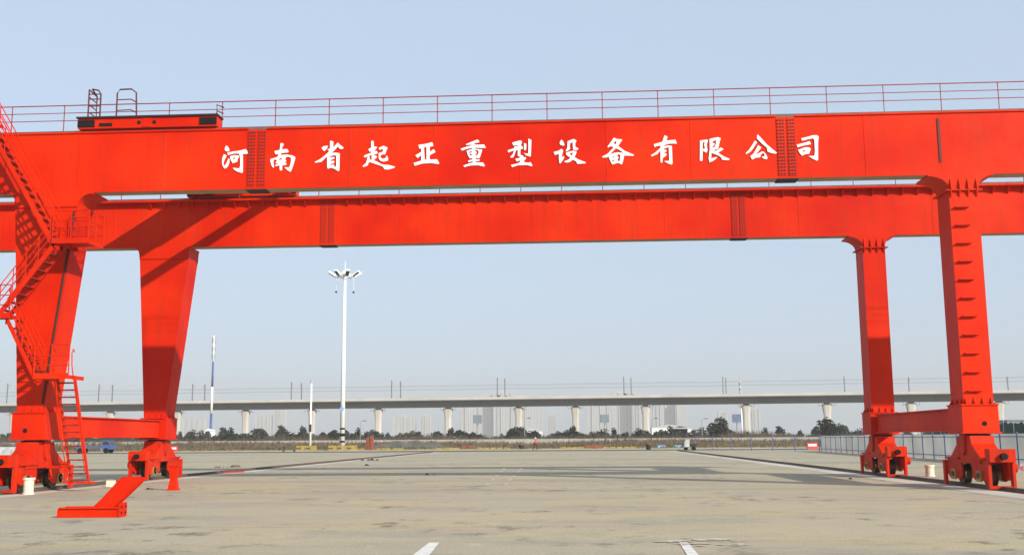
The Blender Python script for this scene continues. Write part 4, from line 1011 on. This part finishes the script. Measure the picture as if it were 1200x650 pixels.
def trunk_mesh(seed, h):
    rr = random.Random(seed); b = MB()
    b.tube([(0, 0, 0), (.08, .02, h*.35), (-.05, .05, h*.75)], .16, 6, 0, .07)
    for k in range(4):
        a = rr.uniform(0, 6.28); z = h*rr.uniform(.3, .6); b.tube([(0, 0, z), (.9*math.cos(a), .9*math.sin(a), z+h*.3)], .06, 5, 0, .02)
    return b.mesh('trunk', 'bark')
VAR = [(crown_mesh(1, 1.9, 1.9, 420, 'leaf', 2.8), trunk_mesh(1, 3.6)), (crown_mesh(2, 2.4, 1.6, 460, 'leaf', 2.4), trunk_mesh(2, 3.0)), (crown_mesh(3, 1.5, 2.1, 380, 'leaf', 3.0), trunk_mesh(3, 4.0)),
       (crown_mesh(4, 2.1, 1.5, 420, 'leaf2', 2.2), trunk_mesh(4, 2.8)), (crown_mesh(5, 1.3, 1.5, 300, 'leaf', 2.3), trunk_mesh(5, 3.0))]
# tree proto things, copied along the belt
def tree(x, D, s, v, label, group, name='evergreen_tree'):
    e = empty(name, (gx(x, D), D, 0), label, 'tree', group, rz=random.uniform(0, 6.28)); e.scale = (s, s, s*random.uniform(.9, 1.1))
    put('trunk', VAR[v][1], e); put('crown', VAR[v][0], e)
rt = random.Random(23); x = -6
cnt = {}
while x < 1210:
    if x < 820: s = rt.choice((.55, .7, .8, .95, 1.1))*rt.uniform(.85, 1.1); step = rt.uniform(2.5, 6)
    else: s = rt.uniform(.7, 1.05); step = rt.choice((9, 13, 18, 24))
    vis = [q for q in PX if 0 < q < 1200]; sp_ = sum(1 for q in vis if q < x)
    cnt[sp_] = cnt.get(sp_, 0)+1
    where = 'left of the first viaduct pier' if sp_ == 0 else f'right of the {nth(sp_-1)} viaduct pier'
    tree(x, rt.uniform(282, 330), s, rt.randrange(5), f'dark evergreen in the belt behind the wall, {nth(cnt[sp_]-1)} tree {where}', 'evergreen belt behind the wall'); x += step
RC = (crown_mesh(50, 2.2, 2.4, 900, 'leaf', 3.9, leaf=.5), trunk_mesh(50, 4.5))
for x, D, s, lb in ((843, 275, 1.12, 'largest round evergreen tree left of the bluish billboard'), (971, 275, 1.05, 'round evergreen tree left of the rear right leg'), (986, 278, .8, 'smaller round evergreen between the round tree and the rear right leg')):
    e = empty('round_evergreen_tree', (gx(x, D), D, 0), lb, 'tree', None, rz=x); e.scale = (s, s, s)
    put('trunk', RC[1], e); put('crown', RC[0], e)
# bare reddish brush and reeds: nobody could count it
rr = random.Random(77); b = MB()
for i in range(17000):
    D = 181 + 84*rr.random()**.8; px = rr.uniform(-30, 1230); X = gx(px, D)
    dens = .5+.5*math.sin(X*.09+math.sin(D*.12)*1.3)*math.cos(X*.031)
    if rr.random() > .35+.65*dens: continue
    far = (D-181)/84
    h = rr.uniform(.35, .9)*(.40+1.2*far) + (.9*dens*far)
    for k in range(4):
        a = rr.uniform(0, 6.28); l = h*rr.uniform(.6, 1.1); lx, ly = math.cos(a)*.5*h, math.sin(a)*.5*h; wv = .10+.10*far
        b.poly([(X+rr.uniform(-.3, .3)-wv, D, 0), (X+rr.uniform(-.3, .3)+wv, D, 0), (X+lx, D+ly, l)], [(0, 1, 2)])
tag(build('dry_brush', b, 'reed'), 'brown dry reeds and brush beyond the road', 'brush', kind='stuff')
b = MB()
for i in range(7500):
    D = rr.uniform(272, 300); X = gx(rr.uniform(-30, 1230), D); h = rr.uniform(1.6, 3.2) + 1.3*max(0, math.sin(X*.11)*math.cos(X*.047+1))
    for k in range(4):
        a = rr.uniform(0, 6.28); lx, ly = math.cos(a)*.45*h, math.sin(a)*.45*h
        b.poly([(X-.09, D, 0), (X+.09, D, 0), (X+lx, D+ly, h*rr.uniform(.7, 1))], [(0, 1, 2)])
tag(build('bare_thicket', b, 'twig'), 'bare reddish brown thicket between the evergreen trees', 'brush', kind='stuff')
b = MB()
for i in range(9000):
    D = rr.uniform(174, 186); X = gx(rr.uniform(-20, 1220), D); h = rr.uniform(.1, .35)
    b.poly([(X-.05, D, 0), (X+.05, D, 0), (X+rr.uniform(-.15, .15), D, h)], [(0, 1, 2)])
tag(build('verge_grass', b, 'verge'), 'short yellow dry grass along the road edge', 'grass', kind='stuff')
# earth mound among the brush
b = MB(); n = 22
for i in range(n+1):
    for j in range(9):
        u, v = -1+2*i/n, -1+2*j/8
        b.v.append((u*9, v*4, max(0, (1-u*u))*max(0, 1-v*v)*1.5*(1+.2*math.sin(i*1.3+j))-.01))
for i in range(n):
    for j in range(8): b.f.append((i*9+j, i*9+j+1, i*9+9+j+1, i*9+9+j)); b.m.append(0)
tag(build('earth_mound', b, 'mound', None, (gx(480, 205), 205, 0)), kind='structure')

# ================================================================ PERSON
def skin_fig(name, verts, edges, radii, m, parent, lev=2):
    me = bpy.data.meshes.new(name); me.from_pydata(verts, edges, [])
    o = bpy.data.objects.new(name, me); COL.objects.link(o)
    sk = o.modifiers.new('skin', 'SKIN'); sk.use_smooth_shade = True
    if not me.skin_vertices: me.skin_vertices.new()
    for v, r in zip(me.skin_vertices[0].data, radii): v.radius = r if isinstance(r, tuple) else (r, r)
    me.skin_vertices[0].data[0].use_root = True
    sb = o.modifiers.new('sub', 'SUBSURF'); sb.levels = lev; sb.render_levels = lev
    dg = bpy.context.evaluated_depsgraph_get()
    nm = bpy.data.meshes.new_from_object(o.evaluated_get(dg)); bpy.data.objects.remove(o)
    nm.materials.clear(); nm.materials.append(M[m]); q = put(name, nm, parent); return q
D = 167
pe = empty('person', (gx(627.5, D), D, 0), 'person in an orange red jacket and white helmet walking by the road', 'person', rz=RAD(-20)); pe.scale = (1.1, 1.1, 1.08)
V = [(0, 0, .95), (0, 0, 1.2), (0, 0, 1.42), (0, 0, 1.52), (0, .01, 1.60), (0, .0, 1.72),
     (.10, 0, .92), (.16, .0, .52), (.02, .0, .10), (.12, -.0, .06),
     (-.08, 0, .92), (-.18, .0, .52), (-.38, .0, .13), (-.30, 0, .06)]
V = [(x, y + (.09 if i in (6, 7, 8, 9) else -.09 if i in (10, 11, 12, 13) else 0), z) for i, (x, y, z) in enumerate(V)]
E_ = [(0, 1), (1, 2), (2, 3), (3, 4), (4, 5), (0, 6), (6, 7), (7, 8), (8, 9), (0, 10), (10, 11), (11, 12), (12, 13)]
Rr = [.13, .13, .13, .06, .085, .085, .095, .07, .05, .045, .095, .07, .05, .045]
# arms and hands belong to the same body
V += [(.02, .20, 1.42), (-.10, .25, 1.16), (-.02, .25, .92), (0.01, .25, .84), (-.02, -.20, 1.42), (.12, -.25, 1.17), (.27, -.25, .98), (.33, -.25, .93)]
E_ += [(2, 14), (14, 15), (15, 16), (16, 17), (2, 18), (18, 19), (19, 20), (20, 21)]
Rr += [.065, .05, .035, .035, .065, .05, .035, .035]
body = skin_fig('body', V, E_, Rr, 'trouser', pe)
jk = skin_fig('jacket', [(0, 0, .88), (0, 0, 1.15), (0, 0, 1.40), (0, 0, 1.50)] + V[14:17] + V[18:21], [(0, 1), (1, 2), (2, 3), (2, 4), (4, 5), (5, 6), (2, 7), (7, 8), (8, 9)], [(.17, .2), (.165, .19), (.16, .19), .09, .085, .068, .052, .085, .068, .052], 'hivis', pe)
skin_fig('face', [(0, 0, 1.56), (.02, 0, 1.64), (.015, 0, 1.73)], [(0, 1), (1, 2)], [.075, .095, .095], 'skin', pe)
smooth(build('helmet', MB().tube([(0, 0, 1.70), (0, 0, 1.74), (0, 0, 1.80), (0, 0, 1.85)], .135, 14, 0, .06).tube([(.03, 0, 1.69), (.03, 0, 1.705)], .155, 14), 'white', pe))

# ================================================================ HAZE
hz = MB().box(-3900, 3900, -80, 3900, -1.5, 140)
hm_ = bpy.data.materials.new('haze'); hm_.use_nodes = True; nt = hm_.node_tree
nt.nodes.remove(nt.nodes['Principled BSDF'])
pv = nt.nodes.new('ShaderNodeVolumePrincipled'); pv.inputs['Color'].default_value = (.82, .80, .75, 1); pv.inputs['Density'].default_value = .00032
pv.inputs['Anisotropy'].default_value = 0.0
nt.links.new(pv.outputs[0], nt.nodes['Material Output'].inputs['Volume'])
tag(build('haze', hz, hm_), 'pale even haze in the air', 'haze', kind='stuff')
